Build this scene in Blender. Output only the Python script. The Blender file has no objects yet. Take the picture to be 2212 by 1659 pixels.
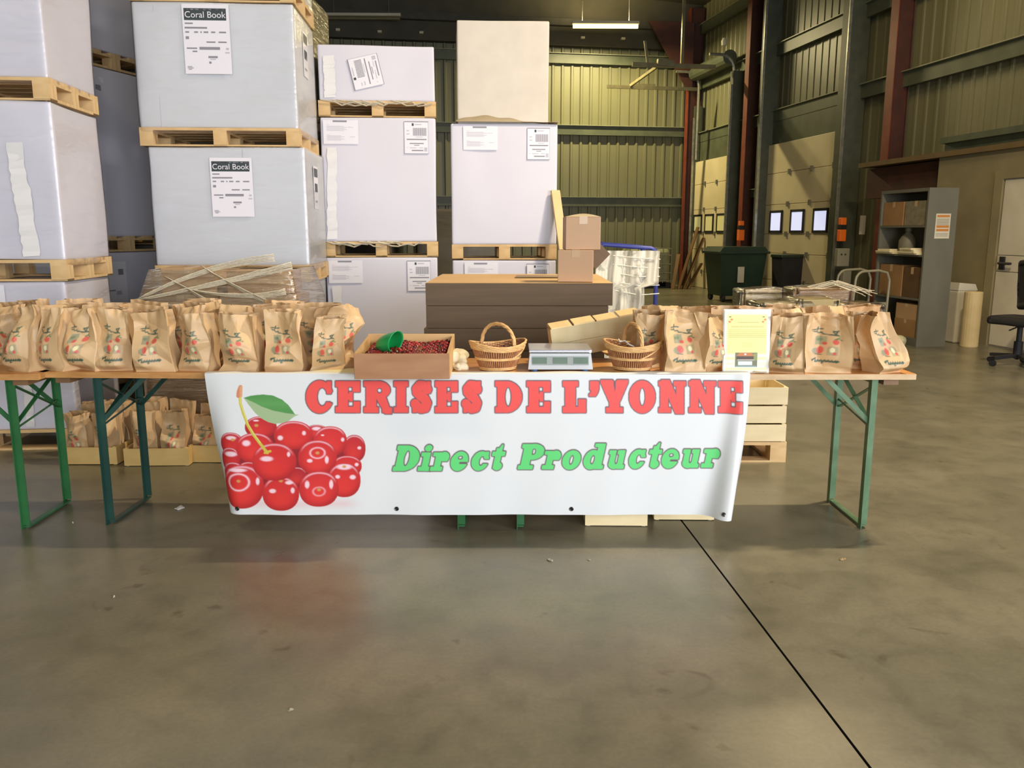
import bpy, bmesh, math, random
import numpy as np
from mathutils import Matrix, Vector, Euler
random.seed(7)
rng = np.random.default_rng(7)
SC = bpy.context.scene
COL = SC.collection

# ------------------------------------------------------------------ camera
FPX = 1790.0; CAMH = 1.42; PITCH = math.radians(10.4)
cam_d = bpy.data.cameras.new('camera')
cam_d.sensor_width = 36.0
cam_d.lens = 36.0*FPX/2212.0
cam_d.clip_end = 200
cam = bpy.data.objects.new('camera', cam_d); COL.objects.link(cam)
cam.location = (0, 0, CAMH)
cam.rotation_euler = (math.pi/2-PITCH, 0, 0)
SC.camera = cam
AB = math.radians(9.54)          # the hall is turned by this against the camera

# ------------------------------------------------------------------ world, lights, exposure
SC.view_settings.view_transform = 'Standard'
SC.view_settings.look = 'None'
SC.view_settings.gamma = 1.0
SC.view_settings.use_curve_mapping = False
SC.view_settings.exposure = 0.0
w = bpy.data.worlds.new('world'); SC.world = w; w.use_nodes = True
bg = w.node_tree.nodes['Background']
bg.inputs[0].default_value = (0.84, 0.84, 0.80, 1); bg.inputs[1].default_value = 1.1

def area_light(name, loc, target, sx, sy, power, color, spread=180):
    d = bpy.data.lights.new(name, 'AREA'); d.shape = 'RECTANGLE'
    d.size = sx; d.size_y = sy; d.energy = power; d.color = color
    d.spread = math.radians(spread)
    o = bpy.data.objects.new(name, d); COL.objects.link(o)
    o.location = loc
    dv = Vector(target)-Vector(loc)
    o.rotation_euler = dv.to_track_quat('-Z', 'Y').to_euler()
    return o
# daylight through the open loading door behind the photographer
area_light('daylight', (2.5, -5.0, 2.0), (-1.6, 5.0, 1.2), 4.6, 3.6, 290, (0.85, 0.90, 1.0), spread=140)
area_light('daylight_side', (6.6, -1.6, 2.2), (-2.5, 5.5, 1.2), 3.0, 3.0, 300, (0.95, 0.95, 1.0), spread=140)
# warm lamps under the roof (outside the frame, above the stall and above the bays)
WARM = (1.0, 0.82, 0.58)
area_light('roof_lamp', (3.2, 5.0, 5.9), (3.2, 5.0, 0), 0.6, 0.12, 450, WARM)
area_light('roof_lamp', (-3.0, 1.5, 6.2), (-3.0, 1.5, 0), 1.5, 0.3, 80, WARM)
area_light('roof_lamp', (4.5, 11.5, 6.2), (4.5, 11.5, 0), 1.5, 0.3, 85, (1.0, 0.76, 0.42))

# ------------------------------------------------------------------ pixel -> place helpers
def ray(px, py):
    a = (px-1106)/FPX; b = (829.5-py)/FPX
    return (a, math.cos(PITCH)+b*math.sin(PITCH), -math.sin(PITCH)+b*math.cos(PITCH))
def onz(px, py, z=0.0):
    r = ray(px, py); t = (z-CAMH)/r[2]; return Vector((r[0]*t, r[1]*t, z))
def ony(px, py, D):
    r = ray(px, py); t = D/r[1]; return Vector((r[0]*t, D, CAMH+r[2]*t))
def hall(u, v, z=0.0):
    c, s = math.cos(AB), math.sin(AB)
    return Vector((u*c-v*s, u*s+v*c, z))

# ------------------------------------------------------------------ colours and materials
def lin(c):
    out = []
    for x in c[:3]:
        x = x/255.0
        out.append(x/12.92 if x <= 0.04045 else ((x+0.055)/1.055)**2.4)
    return tuple(out)+(1.0,)
def nd(nt, t, **kw):
    n = nt.nodes.new(t)
    for k, v in kw.items(): setattr(n, k, v)
    return n
MATS = {}
def mat(name, c1, c2=None, scale=6.0, rough=0.6, metal=0.0, bump=0.0, bscale=40.0, stretch=(1,1,1), spec=0.5, detail=4.0, contrast=(0.35, 0.65), attr=None, emit=None, estr=1.0, sheen=0.0):
    if name in MATS: return MATS[name]
    m = bpy.data.materials.new(name); m.use_nodes = True
    nt = m.node_tree; b = nt.nodes['Principled BSDF']
    b.inputs['Roughness'].default_value = rough
    b.inputs['Metallic'].default_value = metal
    b.inputs['Specular IOR Level'].default_value = spec
    tc = nd(nt, 'ShaderNodeTexCoord'); mp = nd(nt, 'ShaderNodeMapping')
    mp.inputs['Scale'].default_value = stretch
    nt.links.new(tc.outputs['Object'], mp.inputs['Vector'])
    if attr:
        at = nd(nt, 'ShaderNodeAttribute'); at.attribute_name = attr
        nt.links.new(at.outputs['Color'], b.inputs['Base Color'])
    else:
        n = nd(nt, 'ShaderNodeTexNoise'); n.inputs['Scale'].default_value = scale; n.inputs['Detail'].default_value = detail
        nt.links.new(mp.outputs[0], n.inputs['Vector'])
        r = nd(nt, 'ShaderNodeValToRGB')
        r.color_ramp.elements[0].position = contrast[0]; r.color_ramp.elements[1].position = contrast[1]
        r.color_ramp.elements[0].color = lin(c1); r.color_ramp.elements[1].color = lin(c2 or c1)
        nt.links.new(n.outputs['Fac'], r.inputs['Fac'])
        nt.links.new(r.outputs['Color'], b.inputs['Base Color'])
    if emit:
        b.inputs['Emission Color'].default_value = lin(emit); b.inputs['Emission Strength'].default_value = estr
    if bump:
        n2 = nd(nt, 'ShaderNodeTexNoise'); n2.inputs['Scale'].default_value = bscale; n2.inputs['Detail'].default_value = 3
        nt.links.new(mp.outputs[0], n2.inputs['Vector'])
        bp = nd(nt, 'ShaderNodeBump'); bp.inputs['Strength'].default_value = bump; bp.inputs['Distance'].default_value = 0.01
        nt.links.new(n2.outputs['Fac'], bp.inputs['Height']); nt.links.new(bp.outputs[0], b.inputs['Normal'])
    MATS[name] = m
    return m
def film_mat(name, fac=0.3, tint=(235,232,220), streak=(3, 3, 30), milky=0.12, wrinkle=0.8, gloss=1.0, grough=0.16):
    if name in MATS: return MATS[name]
    m = bpy.data.materials.new(name); m.use_nodes = True
    nt = m.node_tree; nt.nodes.clear()
    out = nd(nt, 'ShaderNodeOutputMaterial')
    tr = nd(nt, 'ShaderNodeBsdfTransparent'); gl = nd(nt, 'ShaderNodeBsdfGlossy'); df = nd(nt, 'ShaderNodeBsdfDiffuse')
    gl.inputs['Roughness'].default_value = grough; gl.inputs['Color'].default_value = (1, 1, 1, 1)
    df.inputs['Color'].default_value = lin(tint)
    tc = nd(nt, 'ShaderNodeTexCoord'); mp = nd(nt, 'ShaderNodeMapping'); mp.inputs['Scale'].default_value = streak
    n = nd(nt, 'ShaderNodeTexNoise'); n.inputs['Scale'].default_value = 1.6; n.inputs['Detail'].default_value = 5; n.inputs['Distortion'].default_value = 0.6
    nt.links.new(tc.outputs['Object'], mp.inputs[0]); nt.links.new(mp.outputs[0], n.inputs['Vector'])
    bp = nd(nt, 'ShaderNodeBump'); bp.inputs['Strength'].default_value = wrinkle; bp.inputs['Distance'].default_value = 0.03
    nt.links.new(n.outputs['Fac'], bp.inputs['Height'])
    nt.links.new(bp.outputs[0], gl.inputs['Normal'])
    fr = nd(nt, 'ShaderNodeFresnel'); fr.inputs['IOR'].default_value = 1.45
    nt.links.new(bp.outputs[0], fr.inputs['Normal'])
    mx = nd(nt, 'ShaderNodeMath', operation='MULTIPLY_ADD'); mx.inputs[1].default_value = gloss; mx.inputs[2].default_value = fac*0.25
    nt.links.new(fr.outputs[0], mx.inputs[0])
    rp = nd(nt, 'ShaderNodeMapRange'); rp.inputs[1].default_value = 0.4; rp.inputs[2].default_value = 0.75
    rp.inputs[3].default_value = milky*0.4; rp.inputs[4].default_value = milky*2.5
    nt.links.new(n.outputs['Fac'], rp.inputs[0])
    m1 = nd(nt, 'ShaderNodeMixShader'); m2 = nd(nt, 'ShaderNodeMixShader')
    nt.links.new(rp.outputs[0], m1.inputs[0]); nt.links.new(tr.outputs[0], m1.inputs[1]); nt.links.new(df.outputs[0], m1.inputs[2])
    nt.links.new(mx.outputs[0], m2.inputs[0]); nt.links.new(m1.outputs[0], m2.inputs[1]); nt.links.new(gl.outputs[0], m2.inputs[2])
    nt.links.new(m2.outputs[0], out.inputs['Surface'])
    MATS[name] = m
    return m

# ------------------------------------------------------------------ mesh helpers
class MB:
    def __init__(s): s.v = []; s.f = []; s.m = []; s.T = None
    def av(s, p):
        p = Vector(p)
        if s.T is not None: p = s.T @ p
        s.v.append(tuple(p)); return len(s.v)-1
    def face(s, pts, m=0):
        s.f.append([s.av(p) for p in pts]); s.m.append(m); return s
    def box(s, x0, x1, y0, y1, z0, z1, m=0):
        i = [s.av(p) for p in ((x0,y0,z0),(x1,y0,z0),(x1,y1,z0),(x0,y1,z0),(x0,y0,z1),(x1,y0,z1),(x1,y1,z1),(x0,y1,z1))]
        for q in ((0,3,2,1),(4,5,6,7),(0,1,5,4),(1,2,6,5),(2,3,7,6),(3,0,4,7)):
            s.f.append([i[k] for k in q]); s.m.append(m)
        return s
    def bar(s, a, b, w, h, m=0, up=(0,0,1)):
        a = Vector(a); b = Vector(b); d = (b-a).normalized(); u = Vector(up)
        x = d.cross(u)
        if x.length < 1e-4: x = d.cross(Vector((1,0,0)))
        x.normalize(); z = x.cross(d).normalized()
        i = []
        for p in (a, b):
            for sx, sz in ((-1,-1),(1,-1),(1,1),(-1,1)):
                i.append(s.av(p+x*(sx*w/2)+z*(sz*h/2)))
        for q in ((0,1,2,3),(7,6,5,4),(0,4,5,1),(1,5,6,2),(2,6,7,3),(3,7,4,0)):
            s.f.append([i[k] for k in q]); s.m.append(m)
        return s
    def tube(s, pts, r, n=8, m=0, closed=False, caps=True):
        P = [Vector(p) for p in pts]; N = len(P); rings = []
        R = r if isinstance(r, (list, tuple)) else [r]*N
        prev = None
        for k in range(N):
            if closed: d = P[(k+1) % N]-P[k-1]
            else: d = P[min(k+1, N-1)]-P[max(k-1, 0)]
            if d.length < 1e-9: d = Vector((0,0,1))
            d.normalize()
            if prev is None:
                x = d.cross(Vector((0,0,1)))
                if x.length < 1e-3: x = d.cross(Vector((1,0,0)))
            else:
                x = prev-d*prev.dot(d)
            x.normalize(); prev = x; y = d.cross(x)
            rings.append([s.av(P[k]+x*(R[k]*math.cos(2*math.pi*j/n))+y*(R[k]*math.sin(2*math.pi*j/n))) for j in range(n)])
        for k in range(N if closed else N-1):
            A = rings[k]; B = rings[(k+1) % N]
            for j in range(n):
                s.f.append([A[j], A[(j+1) % n], B[(j+1) % n], B[j]]); s.m.append(m)
        if caps and not closed:
            s.f.append(rings[0][::-1]); s.m.append(m); s.f.append(rings[-1]); s.m.append(m)
        return s
    def lathe(s, prof, n=24, m=0, c=(0,0), sx=1.0, sy=1.0):
        rings = []
        for r, z in prof:
            rings.append([s.av((c[0]+sx*r*math.cos(2*math.pi*j/n), c[1]+sy*r*math.sin(2*math.pi*j/n), z)) for j in range(n)])
        for k in range(len(prof)-1):
            A, B = rings[k], rings[k+1]
            for j in range(n):
                s.f.append([A[j], A[(j+1) % n], B[(j+1) % n], B[j]]); s.m.append(m)
        return s
    def prism(s, poly, y0, y1, m=0):   # polygon in xz, pushed along y
        a = [s.av((p[0], y0, p[1])) for p in poly]; b = [s.av((p[0], y1, p[1])) for p in poly]
        s.f.append(a); s.m.append(m); s.f.append(b[::-1]); s.m.append(m)
        n = len(poly)
        for k in range(n):
            s.f.append([a[k], b[k], b[(k+1) % n], a[(k+1) % n]]); s.m.append(m)
        return s
def setc(o, label=None, cat=None, group=None, kind=None):
    if label: o['label'] = label
    if cat: o['category'] = cat
    if group: o['group'] = group
    if kind: o['kind'] = kind
    return o
def link(name, me, parent=None, loc=None, rot=None):
    o = bpy.data.objects.new(name, me); COL.objects.link(o)
    if parent is not None: o.parent = parent
    if loc is not None: o.location = loc
    if rot is not None: o.rotation_euler = rot
    return o
def mesh(name, mb, mats, smooth=False):
    me = bpy.data.meshes.new(name)
    me.from_pydata(mb.v, [], mb.f); me.update()
    mats = mats if isinstance(mats, (list, tuple)) else [mats]
    for q in mats: me.materials.append(q)
    if len(mats) > 1: me.polygons.foreach_set('material_index', mb.m)
    if smooth: me.polygons.foreach_set('use_smooth', [True]*len(me.polygons))
    bm = bmesh.new(); bm.from_mesh(me); bmesh.ops.recalc_face_normals(bm, faces=bm.faces); bm.to_mesh(me); bm.free()
    return me
def part(name, mb, mats, parent=None, loc=None, rot=None, smooth=False, bev=0.0, label=None, kind=None):
    o = link(name, mesh(name, mb, mats, smooth), parent, loc, rot)
    if bev:
        b = o.modifiers.new('bevel', 'BEVEL'); b.width = bev; b.segments = 2; b.limit_method = 'ANGLE'
    if label: o['label'] = label
    if kind: o['kind'] = kind
    return o
def thing(name, label, cat, loc=(0,0,0), rz=0.0, group=None, rot=None):
    o = bpy.data.objects.new(name, None); COL.objects.link(o)
    o.empty_display_size = 0.1
    o.location = loc; o.rotation_euler = rot if rot else (0, 0, rz)
    return setc(o, label, cat, group)
def copy_tree(o, parent=None):
    c = o.copy(); COL.objects.link(c); c.parent = parent
    for ch in list(o.children):
        d = copy_tree(ch, c)
    return c
def grid_mesh(name, P, mats, cols=None, smooth=True, wrap=False):
    """P: (ny,nx,3) array of points; optional cols (ny,nx,3) linear colours."""
    ny, nx = P.shape[:2]
    idx = np.arange(ny*nx).reshape(ny, nx)
    a = idx[:-1, :-1].ravel(); b = idx[:-1, 1:].ravel(); c = idx[1:, 1:].ravel(); d = idx[1:, :-1].ravel()
    q = np.stack([a, b, c, d], 1)
    if wrap:
        a = idx[:-1, -1]; b = idx[:-1, 0]; c = idx[1:, 0]; d = idx[1:, -1]
        q = np.concatenate([q, np.stack([a, b, c, d], 1)])
    me = bpy.data.meshes.new(name)
    me.vertices.add(ny*nx); me.vertices.foreach_set('co', P.reshape(-1).astype(np.float32))
    n = len(q)
    me.loops.add(n*4); me.loops.foreach_set('vertex_index', q.ravel().astype(np.int32))
    me.polygons.add(n); me.polygons.foreach_set('loop_start', np.arange(0, n*4, 4, dtype=np.int32))
    me.polygons.foreach_set('loop_total', np.full(n, 4, dtype=np.int32))
    me.polygons.foreach_set('use_smooth', np.full(n, smooth, dtype=bool))
    me.update(calc_edges=True); me.validate()
    for m_ in (mats if isinstance(mats, (list, tuple)) else [mats]): me.materials.append(m_)
    if cols is not None:
        at = me.color_attributes.new('Col', 'FLOAT_COLOR', 'POINT')
        rgba = np.ones((ny*nx, 4), dtype=np.float32); rgba[:, :3] = cols.reshape(-1, 3)
        at.data.foreach_set('color', rgba.ravel())
    return me
def nlin(a):
    a = np.asarray(a, dtype=np.float64)/255.0
    return np.where(a <= 0.04045, a/12.92, ((a+0.055)/1.055)**2.4)
def creases(P, seed, n=16, size=0.2, amp=0.004):
    """sharp random folds, evaluated at points P (...,3)"""
    r = np.random.default_rng(seed); out = np.zeros(P.shape[:-1])
    lo = P.reshape(-1, 3).min(0); hi = P.reshape(-1, 3).max(0)
    for k in range(n):
        d = r.normal(size=3); d /= np.linalg.norm(d)
        c = lo+(hi-lo)*r.random(3); s = size*(0.4+r.random())
        q = P-c; t = q@d
        w = np.exp(-np.sum(q*q, -1)/(s*s))
        out += (np.abs(t)/s-0.3)*w*(1 if r.random() < .6 else -1)
    return out*amp
def softbox(name, w, d, h, mats, seed=1, amp=0.004, r=0.012, n=16, off=(0,0,0), open_ends=False, smooth=True):
    """a box (base at z=0) with rounded edges and a slightly uneven skin"""
    vs = []; fs = []
    def face(ax, sg):
        base = len(vs)
        ts = np.concatenate([[-1, -1+1.2*r/w, -1+3*r/w], np.linspace(-0.9, 0.9, n), [1-3*r/w, 1-1.2*r/w, 1]])
        N = len(ts)
        for a in ts:
            for b in ts:
                p = [0, 0, 0]; o1, o2 = [k for k in range(3) if k != ax]
                p[ax] = sg; p[o1] = a; p[o2] = b; vs.append(p)
        for i in range(N-1):
            for j in range(N-1):
                q = [base+i*N+j, base+(i+1)*N+j, base+(i+1)*N+j+1, base+i*N+j+1]
                fs.append(q)
    for ax in range(3):
        for sg in (-1, 1):
            if open_ends and ax == 2: continue
            face(ax, sg)
    V = np.array(vs, float); H = np.array([w/2, d/2, h/2]); P = V*H
    inner = np.clip(P, -(H-r), H-r); dv = P-inner; L = np.linalg.norm(dv, axis=1, keepdims=True)
    P = inner+dv/np.maximum(L, 1e-9)*r
    nrm = dv/np.maximum(L, 1e-9)
    P = P+nrm*creases(P, seed, 14, 0.5*max(w, h), amp)[:, None]
    P[:, 2] += h/2
    P += np.array(off)
    me = bpy.data.meshes.new(name); me.from_pydata(P.tolist(), [], fs)
    for m_ in (mats if isinstance(mats, (list, tuple)) else [mats]): me.materials.append(m_)
    bm = bmesh.new(); bm.from_mesh(me); bmesh.ops.remove_doubles(bm, verts=bm.verts, dist=1e-5)
    bmesh.ops.recalc_face_normals(bm, faces=bm.faces); bm.to_mesh(me); bm.free()
    me.polygons.foreach_set('use_smooth', [smooth]*len(me.polygons))
    return me
def text_mesh(body, size, mt, shear=0.0, align='CENTER', depth=0.0, bold=0.0):
    cu = bpy.data.curves.new('lettering', 'FONT'); cu.body = body; cu.size = size; cu.shear = shear
    cu.align_x = align; cu.align_y = 'CENTER'; cu.extrude = depth; cu.offset = bold; cu.resolution_u = 4
    o = bpy.data.objects.new('lettering', cu); COL.objects.link(o)
    dg = bpy.context.evaluated_depsgraph_get(); dg.update()
    me = bpy.data.meshes.new_from_object(o.evaluated_get(dg))
    bpy.data.objects.remove(o); bpy.data.curves.remove(cu)
    me.materials.clear(); me.materials.append(mt)
    return me
# ------------------------------------------------------------------ materials
M_floor = None
def floor_material():
    m = bpy.data.materials.new('concrete'); m.use_nodes = True
    nt = m.node_tree; b = nt.nodes['Principled BSDF']
    tc = nd(nt, 'ShaderNodeTexCoord')
    def noise(s, d, dist=0.0):
        n = nd(nt, 'ShaderNodeTexNoise'); n.inputs['Scale'].default_value = s; n.inputs['Detail'].default_value = d; n.inputs['Distortion'].default_value = dist
        nt.links.new(tc.outputs['Object'], n.inputs['Vector']); return n
    n1 = noise(1.6, 8, 0.4); n2 = noise(7.0, 8, 0.3); n3 = noise(60, 3)
    r1 = nd(nt, 'ShaderNodeValToRGB'); r1.color_ramp.elements[0].position = .36; r1.color_ramp.elements[1].position = .66
    r1.color_ramp.elements[0].color = lin((103, 99, 80)); r1.color_ramp.elements[1].color = lin((125, 119, 98))
    nt.links.new(n1.outputs[0], r1.inputs[0])
    r2 = nd(nt, 'ShaderNodeValToRGB'); r2.color_ramp.elements[0].position = .32; r2.color_ramp.elements[1].position = .55
    r2.color_ramp.elements[0].color = (.74, .74, .74, 1); r2.color_ramp.elements[1].color = (1, 1, 1, 1)
    nt.links.new(n2.outputs[0], r2.inputs[0])
    mx = nd(nt, 'ShaderNodeMix', data_type='RGBA', blend_type='MULTIPLY'); mx.inputs[0].default_value = .6
    nt.links.new(r1.outputs[0], mx.inputs[6]); nt.links.new(r2.outputs[0], mx.inputs[7])
    r3 = nd(nt, 'ShaderNodeValToRGB'); r3.color_ramp.elements[0].position = .3; r3.color_ramp.elements[1].position = .7
    r3.color_ramp.elements[0].color = (.86, .86, .86, 1); r3.color_ramp.elements[1].color = (1, 1, 1, 1)
    nt.links.new(n3.outputs[0], r3.inputs[0])
    mx2 = nd(nt, 'ShaderNodeMix', data_type='RGBA', blend_type='MULTIPLY'); mx2.inputs[0].default_value = 1
    nt.links.new(mx.outputs[2], mx2.inputs[6]); nt.links.new(r3.outputs[0], mx2.inputs[7])
    n4 = noise(3.2, 10, 1.5)
    r4 = nd(nt, 'ShaderNodeValToRGB'); r4.color_ramp.elements[0].position = .27; r4.color_ramp.elements[1].position = .33
    r4.color_ramp.elements[0].color = (.66, .63, .60, 1); r4.color_ramp.elements[1].color = (1, 1, 1, 1)
    nt.links.new(n4.outputs[0], r4.inputs[0])
    mx3 = nd(nt, 'ShaderNodeMix', data_type='RGBA', blend_type='MULTIPLY'); mx3.inputs[0].default_value = 1
    nt.links.new(mx2.outputs[2], mx3.inputs[6]); nt.links.new(r4.outputs[0], mx3.inputs[7])
    nt.links.new(mx3.outputs[2], b.inputs['Base Color'])
    mr = nd(nt, 'ShaderNodeMapRange'); mr.inputs[3].default_value = .23; mr.inputs[4].default_value = .38
    nt.links.new(n2.outputs[0], mr.inputs[0]); nt.links.new(mr.outputs[0], b.inputs['Roughness'])
    b.inputs['Specular IOR Level'].default_value = 0.5
    bp = nd(nt, 'ShaderNodeBump'); bp.inputs['Strength'].default_value = .08; bp.inputs['Distance'].default_value = .01
    nt.links.new(n2.outputs[0], bp.inputs['Height']); nt.links.new(bp.outputs[0], b.inputs['Normal'])
    return m
M_floor = floor_material()
M_dark = mat('dark_gap', (22, 22, 20), (30, 28, 25), rough=.9)
M_olive = mat('olive_sheet', (108, 108, 80), (118, 116, 88), scale=1.2, rough=.42, stretch=(1, 1, .3))
M_girt = mat('green_steel', (74, 80, 62), (86, 92, 72), scale=4, rough=.45)
M_girtl = mat('lit_girt_steel', (128, 132, 108), (142, 144, 118), scale=4, rough=.4)  # girt steel lightened: light falling on the top flanges put into colour
M_red = mat('red_oxide_steel', (110, 50, 32), (128, 60, 38), scale=5, rough=.5)
M_reddark = mat('dark_and_shaded_oxide', (66, 36, 26), (78, 42, 31), scale=5, rough=.6)  # dark red of beam and haunch; on columns, shade put into the colour
M_roof = mat('roof_sheet', (62, 60, 46), (74, 70, 54), scale=2, rough=.7)
M_doorp = mat('door_panel', (214, 200, 160), (224, 210, 172), scale=2, rough=.5)
M_black = mat('black_rubber', (26, 26, 28), (34, 34, 36), rough=.6)
M_plaster = mat('beige_plaster', (122, 112, 80), (136, 125, 90), scale=2, rough=.8)
M_white = mat('white_paint', (196, 188, 164), (206, 198, 176), scale=3, rough=.6)
M_grey = mat('grey_steel', (112, 110, 96), (122, 120, 104), scale=3, rough=.5)
M_galv = mat('galvanised_steel', (150, 150, 140), (176, 174, 160), scale=12, rough=.35, metal=.6)

def struct(name, mb, mats, rz=0.0, **k):
    o = part(name, mb, mats, None, None, (0, 0, rz), **k); o['kind'] = 'structure'; return o
UW = 8.58; VB = 21.7

# floor: two slabs with a recessed joint between them
j0 = onz(1880, 1659); j1 = onz(1480, 1135)
jd = (j1-j0).normalized(); jn = Vector((jd.y, -jd.x, 0))
mb = MB(); hw = .0045
A0 = j0-jd*14; A1 = j0+jd*40
for s in (-1, 1):
    a = A0+jn*hw*s; b = A1+jn*hw*s; c = b+jn*24*s; d = a+jn*24*s
    q = [a, b, c, d] if s < 0 else [d, c, b, a]
    mb.face(q, 0)
    mb.face([a, b, b-Vector((0, 0, .02)), a-Vector((0, 0, .02))], 1)
mb.face([A0+Vector((-.05, 0, -.02)), A0+Vector((.05, 0, -.02)), A1+Vector((.05, 0, -.02)), A1+Vector((-.05, 0, -.02))], 1)
struct('floor', mb, [M_floor, M_dark])

def corrugated(mb, a0, a1, z0, z1, fixed, axis, inward, m=0, per=.25, dep=.035):
    n = int((a1-a0)/per); pts = []
    for k in range(n):
        s = a0+k*per
        pts += [(s, 0), (s+per*.62, 0), (s+per*.72, dep), (s+per*.9, dep)]
    pts.append((a0+n*per, 0))
    for (s0, d0), (s1, d1) in zip(pts[:-1], pts[1:]):
        if axis == 'u':
            q = [(s0, fixed+inward*d0, z0), (s1, fixed+inward*d1, z0), (s1, fixed+inward*d1, z1), (s0, fixed+inward*d0, z1)]
        else:
            q = [(fixed+inward*d0, s0, z0), (fixed+inward*d1, s1, z0), (fixed+inward*d1, s1, z1), (fixed+inward*d0, s0, z1)]
        mb.face(q, m)
mb = MB(); corrugated(mb, -15.5, UW+.05, 0, 6.02, VB, 'u', -1)
wb = struct('wall_back', mb, M_olive, AB)
def childst(name, mb, mats, parent, **k): return part(name, mb, mats, parent, **k)
for z in (2.32, 4.12, 5.86):
    g = MB(); g.box(-15.5, 8.3, VB-.14, VB-.04, z-.24, z-.015, 0); g.box(-15.5, 8.3, VB-.2, VB-.04, z-.015, z, 1)
    childst('wall_girt', g, [M_girt, M_girtl], wb)
# steel lintel and the dark zone above it
g = MB(); g.box(-15.5, 8.6, VB-.25, VB+.1, 6.02, 7.6)
childst('roof_beam', g, M_roof, wb, label='dark steel beam closing the top of the back wall')
g = MB(); g.box(-15.5, 8.3, VB-.42, VB-.25, 6.46, 6.62)
childst('purlin', g, mat('purlin_steel', (56, 56, 44), (66, 64, 50), rough=.6), wb)
for px, py in ((730, 65), (820, 69), (910, 71), (1000, 74), (1258, 82), (1345, 84), (1432, 85)):
    r = ray(px, py); c, s = math.cos(AB), math.sin(AB)
    u_ = r[0]*c+r[1]*s; v_ = -r[0]*s+r[1]*c; t = (VB-.27)/v_
    b = MB(); b.box(u_*t-.05, u_*t+.05, VB-.34, VB-.25, CAMH+r[2]*t-.025, CAMH+r[2]*t+.025)
    childst('roof_clip', b, M_white, wb)
mb = MB(); corrugated(mb, -9, VB, 0, 7.2, UW, 'v', -1, dep=.014)
wr = struct('wall_right', mb, M_olive, AB)
def girt_r(v0, v1, z, h=.24, d=.14):
    g = MB(); g.box(UW-d, UW-.04, v0, v1, z-h, z-.015, 0); g.box(UW-d-.05, UW-.04, v0, v1, z-.015, z, 1)
    childst('wall_girt', g, [M_girt, M_girtl], wr)
for z in (3.93, 5.25, 6.6):
    girt_r(-9, VB, z)
girt_r(17.4, 18.2, 2.36, .18)
mb = MB()
mb.face([(-16, VB+.1, 8.6), (UW+.1, VB+.1, 7.1), (UW+.1, -9, 7.1), (-16, -9, 8.6)])
ce = struct('ceiling', mb, M_roof, AB)
for v in (2, 4, 6, 8, 10, 12, 14, 16, 17.8, 19.6):
    g = MB(); g.bar((-16, v, 8.45), (UW, v, 6.98), .1, .2)
    childst('rafter', g, mat('purlin_steel', (56, 56, 44)), ce)
mb = MB(); mb.box(-16.1, -15.5, -9, VB, 0, 8.6)
struct('wall_left', mb, M_olive, AB)

# steel columns of the right wall and the corner
def column(v, z1, mt, wide=.16, dep=.34, label=None, u1=UW-.05, flange=True):
    t = thing('steel_column', label, 'column', hall(u1-dep/2, v), AB)
    g = MB()
    h = dep/2; w = wide/2
    g.box(-h, -h+.014, -w, w, 0, z1); part('front_flange', g, mt, t)
    g = MB(); g.box(h-.014, h, -w, w, 0, z1); part('rear_flange', g, M_reddark, t)
    g = MB(); g.box(-h+.014, h-.014, -w*.7, -w*.7+.012, 0, z1); part('web', g, M_reddark, t)  # rear flange and web take the darker steel to imitate shade
    return t
column(21.35, 7.0, M_red, .2, .36, 'red steel column in the far corner beside the back wall')
column(18.0, 7.0, M_red, .2, .28, 'red steel column between the two pale loading doors')
column(12.7, 7.0, M_red, .2, .28, 'red steel column right of the nearer loading door, beside the open shelf cabinet')
# haunch plate on the corner column
g = MB(); g.prism([(8.2, 4.95), (8.1, 4.95), (7.0, 6.6), (8.2, 6.6)], VB-.62, VB-.56)
t = part('rafter_haunch', g, M_reddark, None, None, (0, 0, AB)); setc(t, 'brown triangular rafter haunch at the top of the far corner', 'beam')

# ---------------- loading doors
def sectional_door(name, v0, v1, z1, label):
    root = part(name, MB().box(UW-.16, UW-.14, v0, v1, 0, z1), M_doorp, None, None, (0, 0, AB))
    root['kind'] = 'structure'; root['label'] = label
    n = 6; h = z1/n
    zs = [0, .42, .98, 1.40-.02, 1.98, 2.62, z1]
    for a, b in zip(zs[:-1], zs[1:]):
        g = MB(); g.box(UW-.2, UW-.16, v0, v1, a+.004, b-.004)
        q = part('door_panel', g, M_doorp, root, bev=.006)
    zc = (1.42+1.84)/2
    W = v1-v0
    for k in range(3):
        vc = v1-W*(.14+.265*k) if False else v0+W*(.16+.325*k)
        g = MB()
        ww = .27; hh = .23
        g.box(UW-.225, UW-.19, vc-ww, vc-ww+.05, zc-hh, zc+hh); g.box(UW-.225, UW-.19, vc+ww-.05, vc+ww, zc-hh, zc+hh)
        g.box(UW-.225, UW-.19, vc-ww, vc+ww, zc-hh, zc-hh+.05); g.box(UW-.225, UW-.19, vc-ww, vc+ww, zc+hh-.05, zc+hh)
        f = part('window_frame', g, M_black, root)
        g = MB(); g.box(UW-.215, UW-.205, vc-ww+.05, vc+ww-.05, zc-hh+.05, zc+hh-.05)
        lit = (name == 'door_2')
        mm = mat('bright_pane' if lit else 'dull_pane', (200, 205, 230) if lit else (190, 180, 120), rough=.3, emit=(214, 218, 250) if lit else (214, 204, 130), estr=(.85 if lit else .35))
        part('pane', g, mm, f)
    for z in zs[1:-1]:
        for f in (.36, .68, .97):
            g = MB(); g.box(UW-.235, UW-.19, v1-W*f-.03, v1-W*f+.03, z-.05, z+.05)
            part('hinge', g, M_grey, root)
    return root
sectional_door('door_1', 18.93, 21.2, 3.2, 'pale yellow sectional loading door nearest the far corner')
sectional_door('door_2', 14.3, 17.02, 3.22, 'pale yellow sectional loading door with three bright window panes')
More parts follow.
